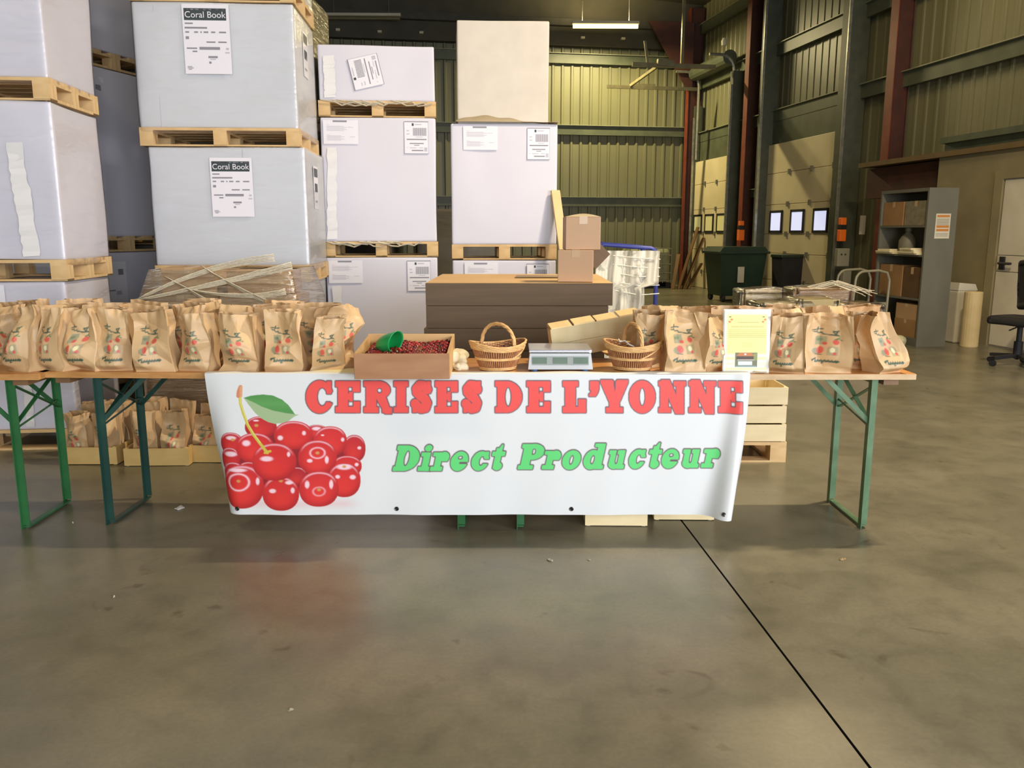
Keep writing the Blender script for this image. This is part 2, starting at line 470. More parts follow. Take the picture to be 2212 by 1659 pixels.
# header sheets above the doors, framed posts beside them
for i, (v0, v1) in enumerate(((18.9, 21.2), (14.3, 17.05))):
    g = MB(); g.box(UW-.13, UW-.1, v0, v1, 3.2, 3.7)
    o = childst('door_header', g, M_girt, wr)
def post(v, z1, w=.22, d=.3, label=''):
    t = thing('door_post', label, 'post', hall(UW-.06-d/2, v), AB)
    g = MB(); g.box(-d/2, d/2, -w/2, w/2, 0, z1); part('post_body', g, mat('post_steel', (70, 74, 60), (80, 84, 68), rough=.5), t)
    g = MB(); g.box(-d/2-.05, -d/2, -w/2, -w/2+.03, 0, z1-.3); part('guide_rail', g, M_galv, t)
    return t
post(21.15, 4.6, .12, .2, 'grey guide post at the far side of the farther loading door')
post(18.62, 5.0, .16, .34, 'grey guide post at the near side of the farther loading door')
post(17.12, 7.0, .2, .32, 'grey green post at the far side of the nearer loading door')
post(13.95, 7.0, .3, .34, 'tall grey green post at the near side of the nearer loading door')
# ------------------------------------------------------------------ lamps and door rails under the roof
M_lamp = mat('lamp_tube', (255, 250, 220), emit=(255, 232, 150), estr=3.5)
def lamp(px, py, L, lit, label, D=20.8):
    p = ony(px, py, D)
    t = thing('tube_lamp', label, 'lamp', p, 0.02)
    g = MB(); g.box(-L/2, L/2, -.07, .07, .05, .11); part('housing', g, M_white, t)
    for s in (-.04, .04) if not lit else (0,):
        g = MB(); g.tube([(-L/2+.02, s, 0), (L/2-.02, s, 0)], .045 if lit else .02, 10)
        part('tube', g, M_lamp if lit else mat('unlit_tube', (120, 116, 88), rough=.4), t)
    for s in (-L*.35, L*.35):
        g = MB(); g.tube([(s, 0, .11), (s, 0, 1.2)], .006, 5); part('hanger', g, M_grey, t)
    return t
lamp(1308, 57, 1.58, True, 'lit yellow tube lamp hanging below the roof at the back')
lamp(781, 40, 1.85, False, 'unlit twin tube lamp in the dark part of the roof')
_l = area_light('tube_lamp_light', ony(1308, 57, 20.8)-Vector((0, 0, .047)), ony(1308, 500, 20.4), 1.5, .04, 360, (1.0, .84, .44))
_u = area_light('tube_lamp_uplight', ony(1308, 57, 20.8)+Vector((0, 0, .13)), ony(1308, 57, 20.8)+Vector((0, 0, 3)), 1.5, .08, 110, (1.0, .80, .40))
def rail_thing(name, label, pts_list, mt, cat='rail', r=.03):
    t = thing(name, label, cat, pts_list[0][1][0])
    for nm, pts, rr in pts_list:
        g = MB(); o = Vector(t.location)
        for a, b in zip(pts[:-1], pts[1:]): g.bar(Vector(a)-o, Vector(b)-o, rr, rr*1.3)
        part(nm, g, mt, t)
    return t
M_rail = mat('rail_steel', (128, 122, 92), (150, 142, 108), scale=6, rough=.35, metal=.4)
def vz(px, py, v):       # pixel on the hall plane v
    r = ray(px, py); c, s = math.cos(AB), math.sin(AB); t = v/(-r[0]*s+r[1]*c); return Vector((r[0]*t, r[1]*t, CAMH+r[2]*t))
rail_thing('door_rail', 'upper overhead door rail hung from two pale struts', [
    ('rail', [vz(1366, 139, 18.8), vz(1545, 145, 18.8)], .07),
    ('strut', [vz(1478, 0, 18.8), vz(1473, 137, 18.8)], .05),
    ('strut', [vz(1393, 88, 18.8), vz(1401, 150, 18.8)], .04),
    ('bracket', [vz(1420, 134, 18.75), vz(1455, 138, 18.75)], .1)], M_rail)
rail_thing('door_rail', 'lower overhead door rail with a slanting brace', [
    ('rail', [vz(1311, 187, 20.3), vz(1505, 193, 20.3)], .06),
    ('brace', [vz(1362, 185, 20.3), vz(1418, 145, 19.2)], .05),
    ('brace', [vz(1362, 184, 20.3), vz(1415, 184, 20.3)], .04)], M_rail)
# spring shaft with drums above the farther door
t = thing('door_shaft', 'dark spring shaft with bent tracks above the farther loading door', 'door gear', hall(UW-.35, 20, 5.35), AB)
g = MB(); g.tube([(0, -1.12, 0), (0, 1.0, 0)], .17, 14); part('drum', g, M_girt, t)
for v in (-1.12, 1.0):
    g = MB(); pts = [(.12, v, -2.1)]+[(.12-.35*(1-math.cos(a)), v, -.3+.35*math.sin(a)+.0) for a in np.linspace(0, math.pi/2, 6)]+[(-.5, v, .05)]
    g.tube(pts, .035, 6); part('bent_track', g, M_galv, t)
g = MB(); g.lathe([(.0, -.02), (.06, 0), (.07, .1), (.04, .16), (0, .17)], 10); part('motor_lamp', g, M_white, t, loc=(-.15, -1.1, .25))

# ------------------------------------------------------------------ dock controls, bin, tank
def ctrl(px, py, D, items, label):
    t = thing('control_box', label, 'control box', ony(px, py, D), AB-math.pi/2*0)
    for nm, x, z, w_, h_, mt in items:
        g = MB(); g.box(x-w_/2, x+w_/2, -.06, .04, z-h_/2, z+h_/2); part(nm, g, mt, t, bev=.01)
    return t
M_orange = mat('orange_plastic', (226, 110, 34), rough=.4, emit=(226, 100, 24), estr=.12)
ctrl(1818, 496, 14.7, [('lamp_cover', 0, .14, .1, .13, M_orange), ('body', 0, -.1, .12, .2, M_orange), ('dark_band', 0, .05, .12, .08, M_black)], 'orange dock signal lamp on the post beside the nearer loading door')
ctrl(1600, 496, 18.9, [('lamp_cover', 0, .14, .1, .1, M_orange), ('body', 0, -.12, .14, .24, M_orange), ('dark_band', 0, .04, .12, .1, M_black)], 'orange dock signal lamp on the post beside the farther loading door')
ctrl(1818, 556, 14.2, [('cabinet', 0, 0, .22, .3, mat('pale_plastic', (150, 146, 124), rough=.5)), ('button', -.04, .05, .05, .05, M_black), ('button', .03, .05, .05, .05, M_black), ('button', -.02, -.08, .04, .04, M_orange)], 'pale grey door control box with buttons under the orange lamp')
ctrl(1826, 598, 14.1, [('cabinet', 0, 0, .15, .22, mat('pale_plastic', (150, 146, 124)))], 'small grey junction box below the door control box')
g = MB(); g.box(-.05, .05, -.01, .01, -.16, .16)
t = part('wall_note', g, M_white, None, vz(1863, 486, 13.4), (0, 0, AB)); setc(t, 'small white paper strip taped on the wall left of the shelf cabinet', 'notice')

# wheeled bin
M_bin = mat('dark_green_plastic', (30, 50, 32), (38, 58, 38), scale=3, rough=.45)
p = onz(1600, 652)
t = thing('wheeled_bin', 'large dark green wheeled waste bin standing before the loading doors', 'waste bin', p, AB)
g = MB()
def taper(g, x0, x1, y0, y1, z0, z1, k, m=0):
    a = [(x0+k, y0+k, z0), (x1-k, y0+k, z0), (x1-k, y1-k, z0), (x0+k, y1-k, z0)]; b = [(x0, y0, z1), (x1, y0, z1), (x1, y1, z1), (x0, y1, z1)]
    g.face(a[::-1], m); g.face(b, m)
    for i in range(4): g.face([a[i], a[(i+1) % 4], b[(i+1) % 4], b[i]], m)
taper(g, -.5, .5, -.05, .8, .12, .98, .08)
part('bin_body', g, M_bin, t, bev=.03)
g = MB(); g.box(-.55, .55, -.1, .84, .98, 1.03); part('rim', g, M_bin, t, bev=.01)
g = MB(); g.prism([(-.52, 1.03), (.52, 1.03), (.45, 1.12), (-.45, 1.12)], -.06, .8); part('lid', g, M_bin, t)
for x in (-.38, .38):
    for y in (.05, .68):
        g = MB(); g.tube([(x-.03, y, .08), (x+.03, y, .08)], .08, 12); part('wheel', g, M_black, t)
g = MB(); g.box(-.08, .06, -.075, -.06, .4, .72); part('label_sheet', g, M_white, t, loc=(-.05, .0, 0), label='white paper label on the bin front')
# second dark bin to the right of it
p = onz(1632, 654)
t = thing('waste_container', 'darker waste container half behind the nearer loading door post', 'waste bin', p, AB)
g = MB(); taper(g, .24, .74, -.55, -.12, .0, .92, .04); part('bin_body', g, M_black, t, bev=.03)
g = MB(); g.box(.22, .76, -.57, -.10, .92, .98); part('lid', g, M_bin, t, bev=.01)
g = MB(); g.box(7.86, 8.0, 10.66, 12.5, 1.94, 2.40)
o = part('red_beam', g, M_reddark, None, None, (0, 0, AB)); setc(o, 'dark red steel beam under the ledge above the grey shelf cabinet', 'beam')

# caged plastic tank
M_tank = mat('milky_plastic', (150, 152, 118), (164, 164, 130), scale=4, rough=.35)
p = ony(1404, 613, 21.2); p.z = 0
t = thing('caged_tank', 'milky plastic tank in a tubular cage near the back wall', 'tank', p, AB)
t.location = p
t.scale = (.93, .93, .93)
g = MB(); g.box(-.56, .56, .02, .98, .16, 1.08); part('tank', g, M_tank, t, bev=.1)
g = MB(); g.lathe([(.11, 1.08), (.11, 1.13), (0, 1.13)], 14, c=(0, .5)); part('cap', g, M_black, t)
g = MB(); g.box(-.6, .6, 0, 1, 0, .05); g.box(-.6, -.45, 0, 1, .05, .15); g.box(.45, .6, 0, 1, .05, .15); g.box(-.08, .08, 0, 1, .05, .15); part('base_pallet', g, M_black, t)
for z in (.2, .42, .66, .9, 1.08):
    g = MB(); g.tube([(-.59, 0, z), (.59, 0, z), (.59, 1, z), (-.59, 1, z)], .014, 6, closed=True); part('cage_bar', g, M_galv, t)
for x in np.linspace(-.59, .59, 6):
    for y in (0, 1):
        g = MB(); g.tube([(x, y, .15), (x, y, 1.09)], .012, 6); part('cage_bar', g, M_galv, t)
# heap of boards leaning on the corner column
t = thing('scrap_boards', 'brown boards leaning against the corner column', 'boards', Vector((ony(1466, 612, 21.0).x, 21.0, 0)), AB)
for k, (x, a, L) in enumerate(((0, .28, 2.0), (.12, .36, 1.7), (-.15, .2, 1.1), (.25, .5, .9))):
    g = MB(); g.bar((x, 0, 0), (x+math.sin(a)*L, .25, math.cos(a)*L*.8), .09, .03); part('board', g, mat('old_board', (104, 74, 44), (124, 90, 56), scale=5, stretch=(1, 1, .2)), t)

# ------------------------------------------------------------------ office partition, door, shelf cabinet
UO = 7.74
mb = MB(); mb.box(UO, UO+.12, -9, 10.62, 0, 2.42, 0); mb.box(UO+.12, UW, 10.5, 10.62, 0, 2.42, 0)
wo = struct('wall_office', mb, M_plaster, AB)
wo['label'] = 'beige office partition wall on the right'
g = MB(); g.box(UO-.05, UW, -9, 12.5, 2.42, 2.49)
part('ledge', g, mat('brown_fascia', (96, 76, 44), (104, 84, 50)), wo)
g = MB(); g.box(UO-.03, UO+.2, -9, 10.6, 2.60, 2.68); g.box(UO+.05, UO+.2, -9, 10.6, 2.49, 2.60)
part('cable_tray', g, M_girt, wo)
dr = part('door_3', MB().box(UO-.02, UO, 7.5, 9.38, 0, 2.12), M_white, None, None, (0, 0, AB)); dr['kind'] = 'structure'; dr['label'] = 'white office door with a black handle on the right'
g = MB()
g.box(UO-.06, UO-.02, 9.32, 9.46, 0, 2.16); g.box(UO-.06, UO-.02, 7.5, 9.32, 2.06, 2.16); part('door_frame', g, M_plaster, dr)
for z0, z1 in ((.02, .30), (.31, .93), (.94, 1.13), (1.14, 2.05)):
    g = MB(); g.box(UO-.04, UO-.02, 7.52, 9.30, z0, z1); part('door_panel', g, M_white, dr, bev=.003)
g = MB(); g.box(UO-.06, UO-.04, 9.16, 9.24, .96, 1.12); g.tube([(UO-.06, 9.2, 1.04), (UO-.1, 9.2, 1.04), (UO-.1, 9.0, 1.04)], .016, 8); part('door_handle', g, M_black, dr)
g = MB(); g.box(UO-.046, UO-.04, 8.4, 8.84, 1.42, 1.76); part('door_poster', g, mat('poster_grey', (130, 132, 116), (190, 186, 168), scale=14, contrast=(.45, .55)), dr, label='round grey picture on a sheet on the door')
# white cable trunking at right edge of plaster
# open grey cabinet with shelves (opening looks towards the hall)
us0, us1 = 6.70, 7.10; vs0, vs1 = 9.32, 10.30; ZH = 1.95
t = thing('shelf_cabinet', 'tall grey steel cabinet with open shelves of cartons and papers', 'cabinet', hall(us0, vs0), AB)
cw, cd = us1-us0, vs1-vs0
M_cab = mat('cabinet_grey', (98, 96, 82), (106, 103, 88), scale=3, rough=.55)
for nm, bx in (('side_panel', (0, cw, 0, .03, 0, ZH)), ('side_panel', (0, cw, cd-.03, cd, 0, ZH)), ('back_panel', (cw-.02, cw, .03, cd-.03, 0, ZH)), ('top_panel', (0, cw, .03, cd-.03, ZH-.04, ZH)), ('plinth', (0, cw, .03, cd-.03, 0, .1))):
    g = MB(); g.box(*bx); part(nm, g, M_cab, t)
SZ = [.1, .60, 1.14, 1.50]
for z in SZ[1:]:
    g = MB(); g.box(0, cw-.02, .03, cd-.03, z-.025, z); part('shelf', g, M_cab, t)
def note_sheet(parent, W, Hh, loc, rz):
    g = MB(); g.box(-W/2, W/2, -.002, 0, -Hh/2, Hh/2); s = part('notice_sheet', g, M_white, parent, loc=loc, rot=(0, 0, rz))
    g = MB()
    for k, z in enumerate((.4, -.02, -.16)):
        g.box(-W*.42, W*.42, -.004, -.002, Hh*z-.02*Hh*2.2, Hh*z+.02*Hh*2.2)
    part('orange_line', g, mat('orange_print', (190, 120, 50)), s)
    g = MB()
    for k in range(6): g.box(-W*.42, W*.4, -.004, -.002, Hh*(.28-.045*k)-.002, Hh*(.28-.045*k)+.002)
    for k in range(3): g.box(-W*.42, W*.4, -.004, -.002, Hh*(-.3-.05*k)-.002, Hh*(-.3-.05*k)+.002)
    part('text_line', g, M_grey, s)
note_sheet(t, .2, .3, (.215, -.002, 1.49), 0)
def carton(W, D_, Hh, loc, rz, label, mt, cat='carton', tape=True, group=None, name='cardboard_box', parent=None, flaps=0.0):
    t = thing(name, label, cat, loc, rz, group)
    g = MB()
    g.box(-W/2, W/2, 0, D_, 0, Hh)
    part('carton_body', g, mt, t, bev=.004)
    if flaps:
        n = 8; pts = [(-W/2+W*k/n, Hh+flaps*math.sin(math.pi*k/n)) for k in range(n+1)]
        g = MB(); g.prism(pts, 0, D_); part('top_flap', g, mat('carton_tan_top', (208, 178, 120), (216, 188, 132)), t)
    if tape:
        g = MB(); g.box(-.025, .025, -.0015, D_+.001, Hh, Hh+.0015); g.box(-.025, .025, -.0015, 0, Hh*.78, Hh); part('tape', g, mat('tape', (186, 154, 112), (194, 162, 120), rough=.3), t)
    return t
M_kraft = mat('carton_kraft', (176, 140, 96), (186, 150, 106), scale=5, rough=.7, stretch=(1, 1, .3))
M_kraftd = mat('carton_brown', (150, 112, 66), (160, 122, 76), scale=5, rough=.75)
SHAB = math.pi/2+AB          # a carton that looks towards -u
def on_shelf(v, z, du=.03): return hall(us0+du, v, z)
def sc(v, z, W, D_, Hh, label, mt=M_kraftd, du=.03):
    t = carton(W, D_, Hh, on_shelf(v, z, du), AB-math.pi/2, label, mt)
    return t
sc(10.05, SZ[3], .42, .3, .3, 'brown carton on the top shelf of the grey cabinet')
sc(9.6, SZ[3], .42, .28, .3, 'worn grey carton beside the brown one on the top shelf', mat('worn_carton', (120, 110, 84), (140, 130, 104), scale=14))
sc(10.0, SZ[1]+.0, .48, .3, .4, 'wide brown carton under the paper piles of the cabinet', M_kraftd)
sc(9.56, SZ[1]+.0, .34, .3, .38, 'dark brown carton at the near end of the middle shelf', mat('carton_dark', (92, 68, 40), (104, 78, 48)))
sc(9.62, SZ[0], .44, .3, .22, 'low brown carton on the bottom shelf', M_kraftd)
sc(9.62, SZ[0]+.22, .42, .3, .2, 'brown carton standing on the low carton of the bottom shelf', M_kraft)
for k, (v, z, W, n, lab) in enumerate(((10.08, SZ[2], .36, 3, 'flat pile of cream papers at the far end of the middle shelf'), (9.6, SZ[2], .38, 4, 'fanned pile of cream papers at the near end of the middle shelf'))):
    t = thing('paper_pile', lab, 'papers', on_shelf(v, z, .0), AB)
    for j in range(n):
        g = MB(); g.box(-.04-.02*(j % 2), .24, -W/2+.03*j, W/2-.02*j, .02*j, .02*j+.019)
        part('paper_sheaf', g, mat('cream_paper', (216, 204, 160), (226, 214, 172), rough=.6), t)
t = thing('plastic_jug', 'grey translucent jug standing on the middle shelf', 'jug', on_shelf(9.86, SZ[2], .14), AB)
g = MB(); g.lathe([(0, 0), (.1, 0), (.11, .03), (.11, .17), (.07, .24), (.035, .27), (.035, .31), (0, .31)], 16); part('jug_body', g, mat('jug_grey', (112, 106, 84)), t, smooth=True)
g = MB(); g.lathe([(.04, .29), (.04, .33), (0, .33)], 12); part('jug_cap', g, M_grey, t)
t = thing('crumpled_sack', 'white and yellow sack lying at the foot of the cabinet', 'sack', hall(us0-.35, 9.75), AB)
t.location = hall(us0-.3, 9.55)
link('sack_body', softbox('sack_body', .4, .3, .1, mat('sack', (180, 172, 128), (198, 190, 150)), 5, .05, .04), t)
g = MB(); g.box(-.205, -.14, -.14, .13, .0, .104); part('yellow_end', g, mat('yellow_print', (206, 184, 30)), t)

# two pale rolls/bins beside the cabinet
p = onz(2092, 749)
t = thing('paper_roll', 'tall cream cylindrical roll standing beside the grey cabinet', 'roll', p, AB)
g = MB(); g.lathe([(0, 0), (.1, 0), (.105, .01), (.105, .68), (.1, .69), (.03, .69), (.03, .6), (0, .6)], 22); part('roll_body', g, mat('cream_roll', (196, 172, 120), (204, 182, 130), rough=.6), t, smooth=False)
p = onz(2080, 741)
t = thing('white_bin', 'pale flip top bin behind the cream roll', 'bin', p, AB)
g = MB(); g.box(-.14, .14, 0, .24, 0, .68); part('bin_body', g, M_white, t, bev=.02)
g = MB(); g.prism([(-.14, .68), (.14, .68), (.1, .76), (-.13, .78)], 0, .24); part('bin_lid', g, M_white, t)

# grey tube trolley
p = onz(1935, 742)
t = thing('tube_trolley', 'grey tubular handle trolley standing before the shelf cabinet', 'trolley', hall(6.16, 9.85), AB)
M_tube = mat('trolley_grey', (138, 132, 104), (146, 140, 112), rough=.4)
for y in (0, .42):
    g = MB(); pts = [(-.06, y, .12), (-.02, y, .8)]+[(-.02+.12-.12*math.cos(a), y, .8+.12*math.sin(a)) for a in np.linspace(0, math.pi/2, 5)]+[(.3, y, .93), (.42, y, .9), (.46, y, .8), (.44, y, .12)]
    T = []
    g.tube([(q[0], q[1], q[2]) for q in pts], .016, 8); part('tube_frame', g, M_tube, t)
g = MB(); g.box(-.03, .43, -.01, .01, .2, .52); part('front_panel', g, M_tube, t)
g = MB(); g.box(.1, .26, -.02, -.01, .36, .44); part('dark_slot', g, M_black, t)
g = MB(); g.box(-.06, .46, 0, .44, .1, .13); part('deck', g, M_tube, t)
for x in (0, .4):
    for y in (.03, .4):
        g = MB(); g.tube([(x-.02, y, .05), (x+.02, y, .05)], .05, 12); part('wheel', g, M_black, t)

# ------------------------------------------------------------------ office chair
M_cloth = mat('black_fabric', (24, 22, 20), (34, 31, 27), scale=60, rough=.9)
p = onz(2183, 789); p.x += .06
t = thing('office_chair', 'black fabric office chair with a five star base at the right edge', 'office chair', p, .5)
me = softbox('seat', .50, .48, .09, M_cloth, 3, .01, .04, n=10); link('seat', me, t, (0, 0, .44))
me = softbox('backrest', .40, .08, .54, M_cloth, 4, .01, .035, n=10); link('backrest', me, t, (.19, .02, .60), (0, .12, 1.1))
g = MB(); g.bar((.06, 0, .44), (.26, 0, .44), .05, .02); g.bar((.26, 0, .44), (.25, 0, .8), .05, .02); part('back_support', g, M_black, t)
g = MB(); g.lathe([(.0, .06), (.045, .08), (.045, .26), (.028, .26), (.028, .44), (0, .44)], 16); part('gas_column', g, M_black, t)
g = MB(); g.bar((-.28, -.05, .40), (-.05, 0, .42), .012, .012); part('lever', g, M_black, t)
for k in range(5):
    a = 2*math.pi*k/5+.3
    g = MB(); g.bar((0, 0, .11), (.29*math.cos(a), .29*math.sin(a), .085), .05, .035); part('base_arm', g, M_black, t)
    g = MB(); c_ = Vector((.29*math.cos(a), .29*math.sin(a), .03)); g.tube([c_+Vector((-.022, 0, 0)), c_+Vector((.022, 0, 0))], .03, 12); part('caster', g, M_black, t)
# ------------------------------------------------------------------ pallets and wrapped stacks
M_wood = mat('pallet_wood', (206, 170, 116), (224, 192, 140), scale=5, rough=.75, stretch=(1, 6, 1), bump=.1)
M_load = mat('white_board', (213, 211, 221), (219, 217, 226), scale=1.2, rough=.55)
M_loadg = mat('grey_white_board', (206, 208, 212), (213, 215, 219), scale=1.2, rough=.5)
M_paper = mat('label_paper', (232, 230, 236), rough=.5)
M_ink = mat('print_dark', (52, 62, 66), rough=.5)
M_inkg = mat('print_grey', (140, 138, 146), rough=.5)
M_inkl = mat('print_pale', (190, 188, 198), rough=.5)
M_film = film_mat('stretch_film', .08, milky=.03, wrinkle=.25, gloss=.5, streak=(2, 2, 8))
M_film2 = film_mat('stretch_film_heavy', .35, streak=(2, 2, 26), milky=.10, tint=(222, 206, 168))
PM = {}
def pallet(loc, rz, W, D_, label, group='wooden pallets under the white stacks', Hh=.135, bottom='y'):
    """W along local x, D along local y; local origin at the front edge centre"""
    t = thing('wooden_pallet', label, 'pallet', loc, rz, group)
    def pc(nm, key, dims, at):
        key = (nm,)+tuple(round(x, 3) for x in dims)
        if key not in PM:
            g = MB(); g.box(-dims[0]/2, dims[0]/2, -dims[1]/2, dims[1]/2, 0, dims[2]); PM[key] = mesh(nm, g, M_wood)
        link(nm, PM[key], t, at)
    for k in range(5):                                     # deck boards run along x
        bw = .12; y = bw/2+(D_-bw)*k/4
        pc('deck_board', 0, (W, bw, .02), (0, y, Hh-.02))
    for x in (-W/2+.05, 0, W/2-.05):
        pc('stringer_board', 0, (.1, D_, .018), (x, D_/2, Hh-.038))
        pc('bottom_board', 0, (.1, D_, .018), (x, D_/2, 0))
        for y in (.05, D_/2, D_-.05):
            pc('block', 0, (.1, .1, Hh-.056), (x, y, .018))
    for y in (.05, D_-.05):
        pc('bottom_board', 0, (W, .1, .012), (0, y, 0.0))
    return t
def decals(name, parent, rects, mats, loc, rot, label=None, W=0, Hh=0, base=0):
    """rects (x0,x1,z0,z1,mat) printed on a sheet W x H; local z up, facing -y"""
    g = MB(); g.box(-W/2, W/2, -.0012, 0, -Hh/2, Hh/2, base)
    for x0, x1, z0, z1, m in rects:
        g.face([(x0*W, -.0024, z0*Hh), (x1*W, -.0024, z0*Hh), (x1*W, -.0024, z1*Hh), (x0*W, -.0024, z1*Hh)], m)
    return part(name, g, mats, parent, loc=loc, rot=rot, label=label)
LM = [M_paper, M_ink, M_inkg, M_inkl]
def label_big(parent, x, y, z, W, Hh, rot=(0, 0, 0)):
    R = [(-.46, .44, .27, .44, 1)]
    R += [(-.45, -.28, .215, .235, 2), (-.46, .02, .15, .175, 2)]
    for a, b in ((-.45, -.37), (-.26, -.18), (-.13, -.1), (-.06, .04), (.1, .19), (.27, .42)): R.append((a, b, .09, .112, 2))
    R += [(-.45, -.38, .0, .04, 2), (-.01, .18, -.05, -.03, 2), (.24, .42, -.05, -.03, 2)]
    R += [(-.44, -.22, -.14, -.12, 2), (-.17, .27, -.15, -.11, 2), (.4, .46, -.15, -.12, 3), (.38, .47, -.2, -.18, 3), (-.32, -.22, -.185, -.165, 2)]
    R += [(.01, .21, -.27, -.24, 2), (.05, .17, -.295, -.28, 3), (.02, .07, -.35, -.32, 2), (-.45, -.35, -.4, -.39, 2), (-.45, -.32, -.42, -.41, 2), (-.43, -.36, -.44, -.43, 2)]
    for k in range(9): R.append((-.4+.09*k, -.36+.09*k+.02*(k % 3), .415, .43, 3))
    s = decals('shipping_label', parent, R, LM, (x, y, z), rot, 'white label sheet with a dark header band', W, Hh)
    me = text_mesh('Coral Book', W*.185, M_paper, bold=.0)
    link('lettering', me, s, (-.01*W, -.004, Hh*.345), (math.pi/2, 0, 0))
    return s
def label_ship(parent, x, y, z, W, Hh, tilt=0.0):
    R = [(-.5, .5, .475, .5, 2), (-.5, .5, -.5, -.485, 2), (-.5, -.485, -.5, .5, 3), (.485, .5, -.5, .5, 3)]
    R += [(-.18, -.1, .36, .44, 1), (-.06, .22, .39, .42, 3), (-.4, -.3, .2, .23, 3), (-.4, -.28, .1, .13, 3)]
    for k in range(14): R.append((-.13+.04*k, -.13+.04*k+.022, .06, .3, 2))
    R += [(-.02, .26, .015, .03, 3), (-.4, .42, -.07, -.035, 2), (-.28, .3, -.19, -.16, 2), (-.1, .12, -.24, -.22, 2)]
    R += [(-.4, -.36, -.31, -.29, 3), (-.28, 0, -.32, -.3, 3), (-.2, .28, -.41, -.375, 2), (.1, .28, -.32, -.3, 3), (.32, .44, -.42, -.3, 3)]
    return decals('shipping_label', parent, R, LM, (x, y, z), (0, tilt, 0), 'white barcode label sheet', W, Hh)
def label_list(parent, x, y, z, W, Hh):
    R = [(-.22, .18, .42, .49, 2)]
    for k in range(5): R.append((-.4, .1+.08*(k % 2), .24-.045*k, .255-.045*k, 3))
    for k in range(5): R.append((-.4, .0+.1*(k % 2), -.16-.045*k, -.145-.045*k, 3))
    R += [(.2, .36, .2, .215, 3), (.25, .4, -.2, -.185, 3), (-.4, -.32, .3, .31, 3), (-.4, -.32, -.12, -.11, 3)]
    return decals('packing_list', parent, R, LM, (x, y, z), (0, 0, 0), 'pale delivery note sheet', W, Hh)
def load(loc, rz, W, D_, Hh, label, mt=M_load, seed=1, film=None, group=None, over=.05, amp=.012, fold=True):
    t = thing('wrapped_load', label, 'wrapped stack', loc, rz, group)
    link('load_body', softbox('load_body', W, D_, Hh, mt, seed, amp, .012, off=(0, D_/2, 0)), t)
    if film:
        link('stretch_film', softbox('stretch_film', W+.016, D_+.016, Hh+over+.012, film, seed, amp, .02, n=16, off=(0, D_/2, -over), open_ends=True), t)
    return t
def seam(parent, x, z0, z1, w=.004):
    g = MB(); g.box(x-w/2, x+w/2, -.004, 0, z0, z1); return part('board_seam', g, M_inkl, parent)
def tape(parent, pts, w, seed=0, y=-.008):
    g = MB(); r = random.Random(seed); n = 22; a, b = pts
    prev = None
    for k in range(n+1):
        s = k/n; x = a[0]+(b[0]-a[0])*s; z = a[1]+(b[1]-a[1])*s
        q = [(x-w/2+r.uniform(-.006, .006), y-r.random()*.004, z), (x+w/2+r.uniform(-.008, .008), y-r.random()*.006, z+.01*r.random())]
        if prev: g.face([prev[0], prev[1], q[1], q[0]])
        prev = q
    return part('tape_strip', g, mat('pale_tape', (232, 230, 228), rough=.25), parent, label='crumpled strip of pale tape')

# --- stack A, nearest on the left: local x along the front, turned with the hall plus a little
def stack_pos(px, py, D, W, rz):
    """front right top edge pixel -> origin of the front edge centre"""
    p = ony(px, py, D); c, s = math.cos(rz), math.sin(rz)
    return Vector((p.x-c*W/2, p.y-s*W/2, 0))
TA = 1.11; WA = 1.15; DA = .74; RA = AB*.55
oA = stack_pos(143, 605, 5.35, WA, RA)
labsA = [('wooden pallet on the floor under the nearest left stack', 'lowest white load of the nearest left stack, on the floor pallet'),
         ('wooden pallet in the middle of the nearest left stack', 'middle white load of the nearest left stack, with a crumpled tape column'),
         ('upper wooden pallet of the nearest left stack', 'top white load of the nearest left stack, cut by the picture edge')]
for k in range(3):
    b = oA+Vector((0, 0, TA*k)); b.x += (-.02 if k == 0 else 0)
    pallet(b, RA, WA+.02, DA+.02, labsA[k][0])
    l = load(b+Vector((0, .01, .135)), RA, WA, DA, TA-.14, labsA[k][1], M_load, 11+k, M_film, 'white loads of the nearest left stack')
    if k < 2:
        label_list(l, -.13+(.09 if k == 0 else 0), -.012, TA-.14-.16, .5, .28)
    if k == 1:
        tape(l, ((.38, .02), (.34, .72)), .1, 3)
    if k == 0:
        tape(l, ((.28, .02), (.30, .8)), .05, 4)
# --- stack B behind it
WB_ = 1.1; TB = 1.27; RB = -.30
pB = ony(237, 200, 7.1)
oB = Vector((pB.x-WB_/2+.02, 7.05, 0))
oB = Vector((-3.54-WB_/2*math.cos(RB), 7.0-WB_/2*math.sin(RB), 0))
hB = [0, 1.27, 2.75]
for k, (z0, z1) in enumerate(((0, 1.25), (1.25, 2.78), (2.78, 4.2))):
    pallet(oB+Vector((0, 0, z0)), RB, WB_, 1.0, ('floor pallet of the second left stack, behind the nearest one', 'wooden pallet in the middle of the second left stack', 'highest wooden pallet of the second left stack')[k])
    l = load(oB+Vector((0, .0, z0+.135)), RB, WB_-.01, .99, z1-z0-.14, ('lowest white load of the second left stack, half hidden by paper bags', 'tall bluish white load in the middle of the second left stack', 'filmed top load of the second left stack')[k], M_load, 21+k, None, 'white loads of the second left stack')
    if k < 2:
        s = decals('side_label', l, [(.1, .35, .18, .32, 2), (-.4, -.1, -.2, -.17, 2), (-.05, .2, -.3, -.2, 3)], LM, (WB_/2-.004, .22 if k else .30, (z1-z0-.14)-.26), (0, 0, math.pi/2), 'white label sheet on the side of the load', .24, .36)
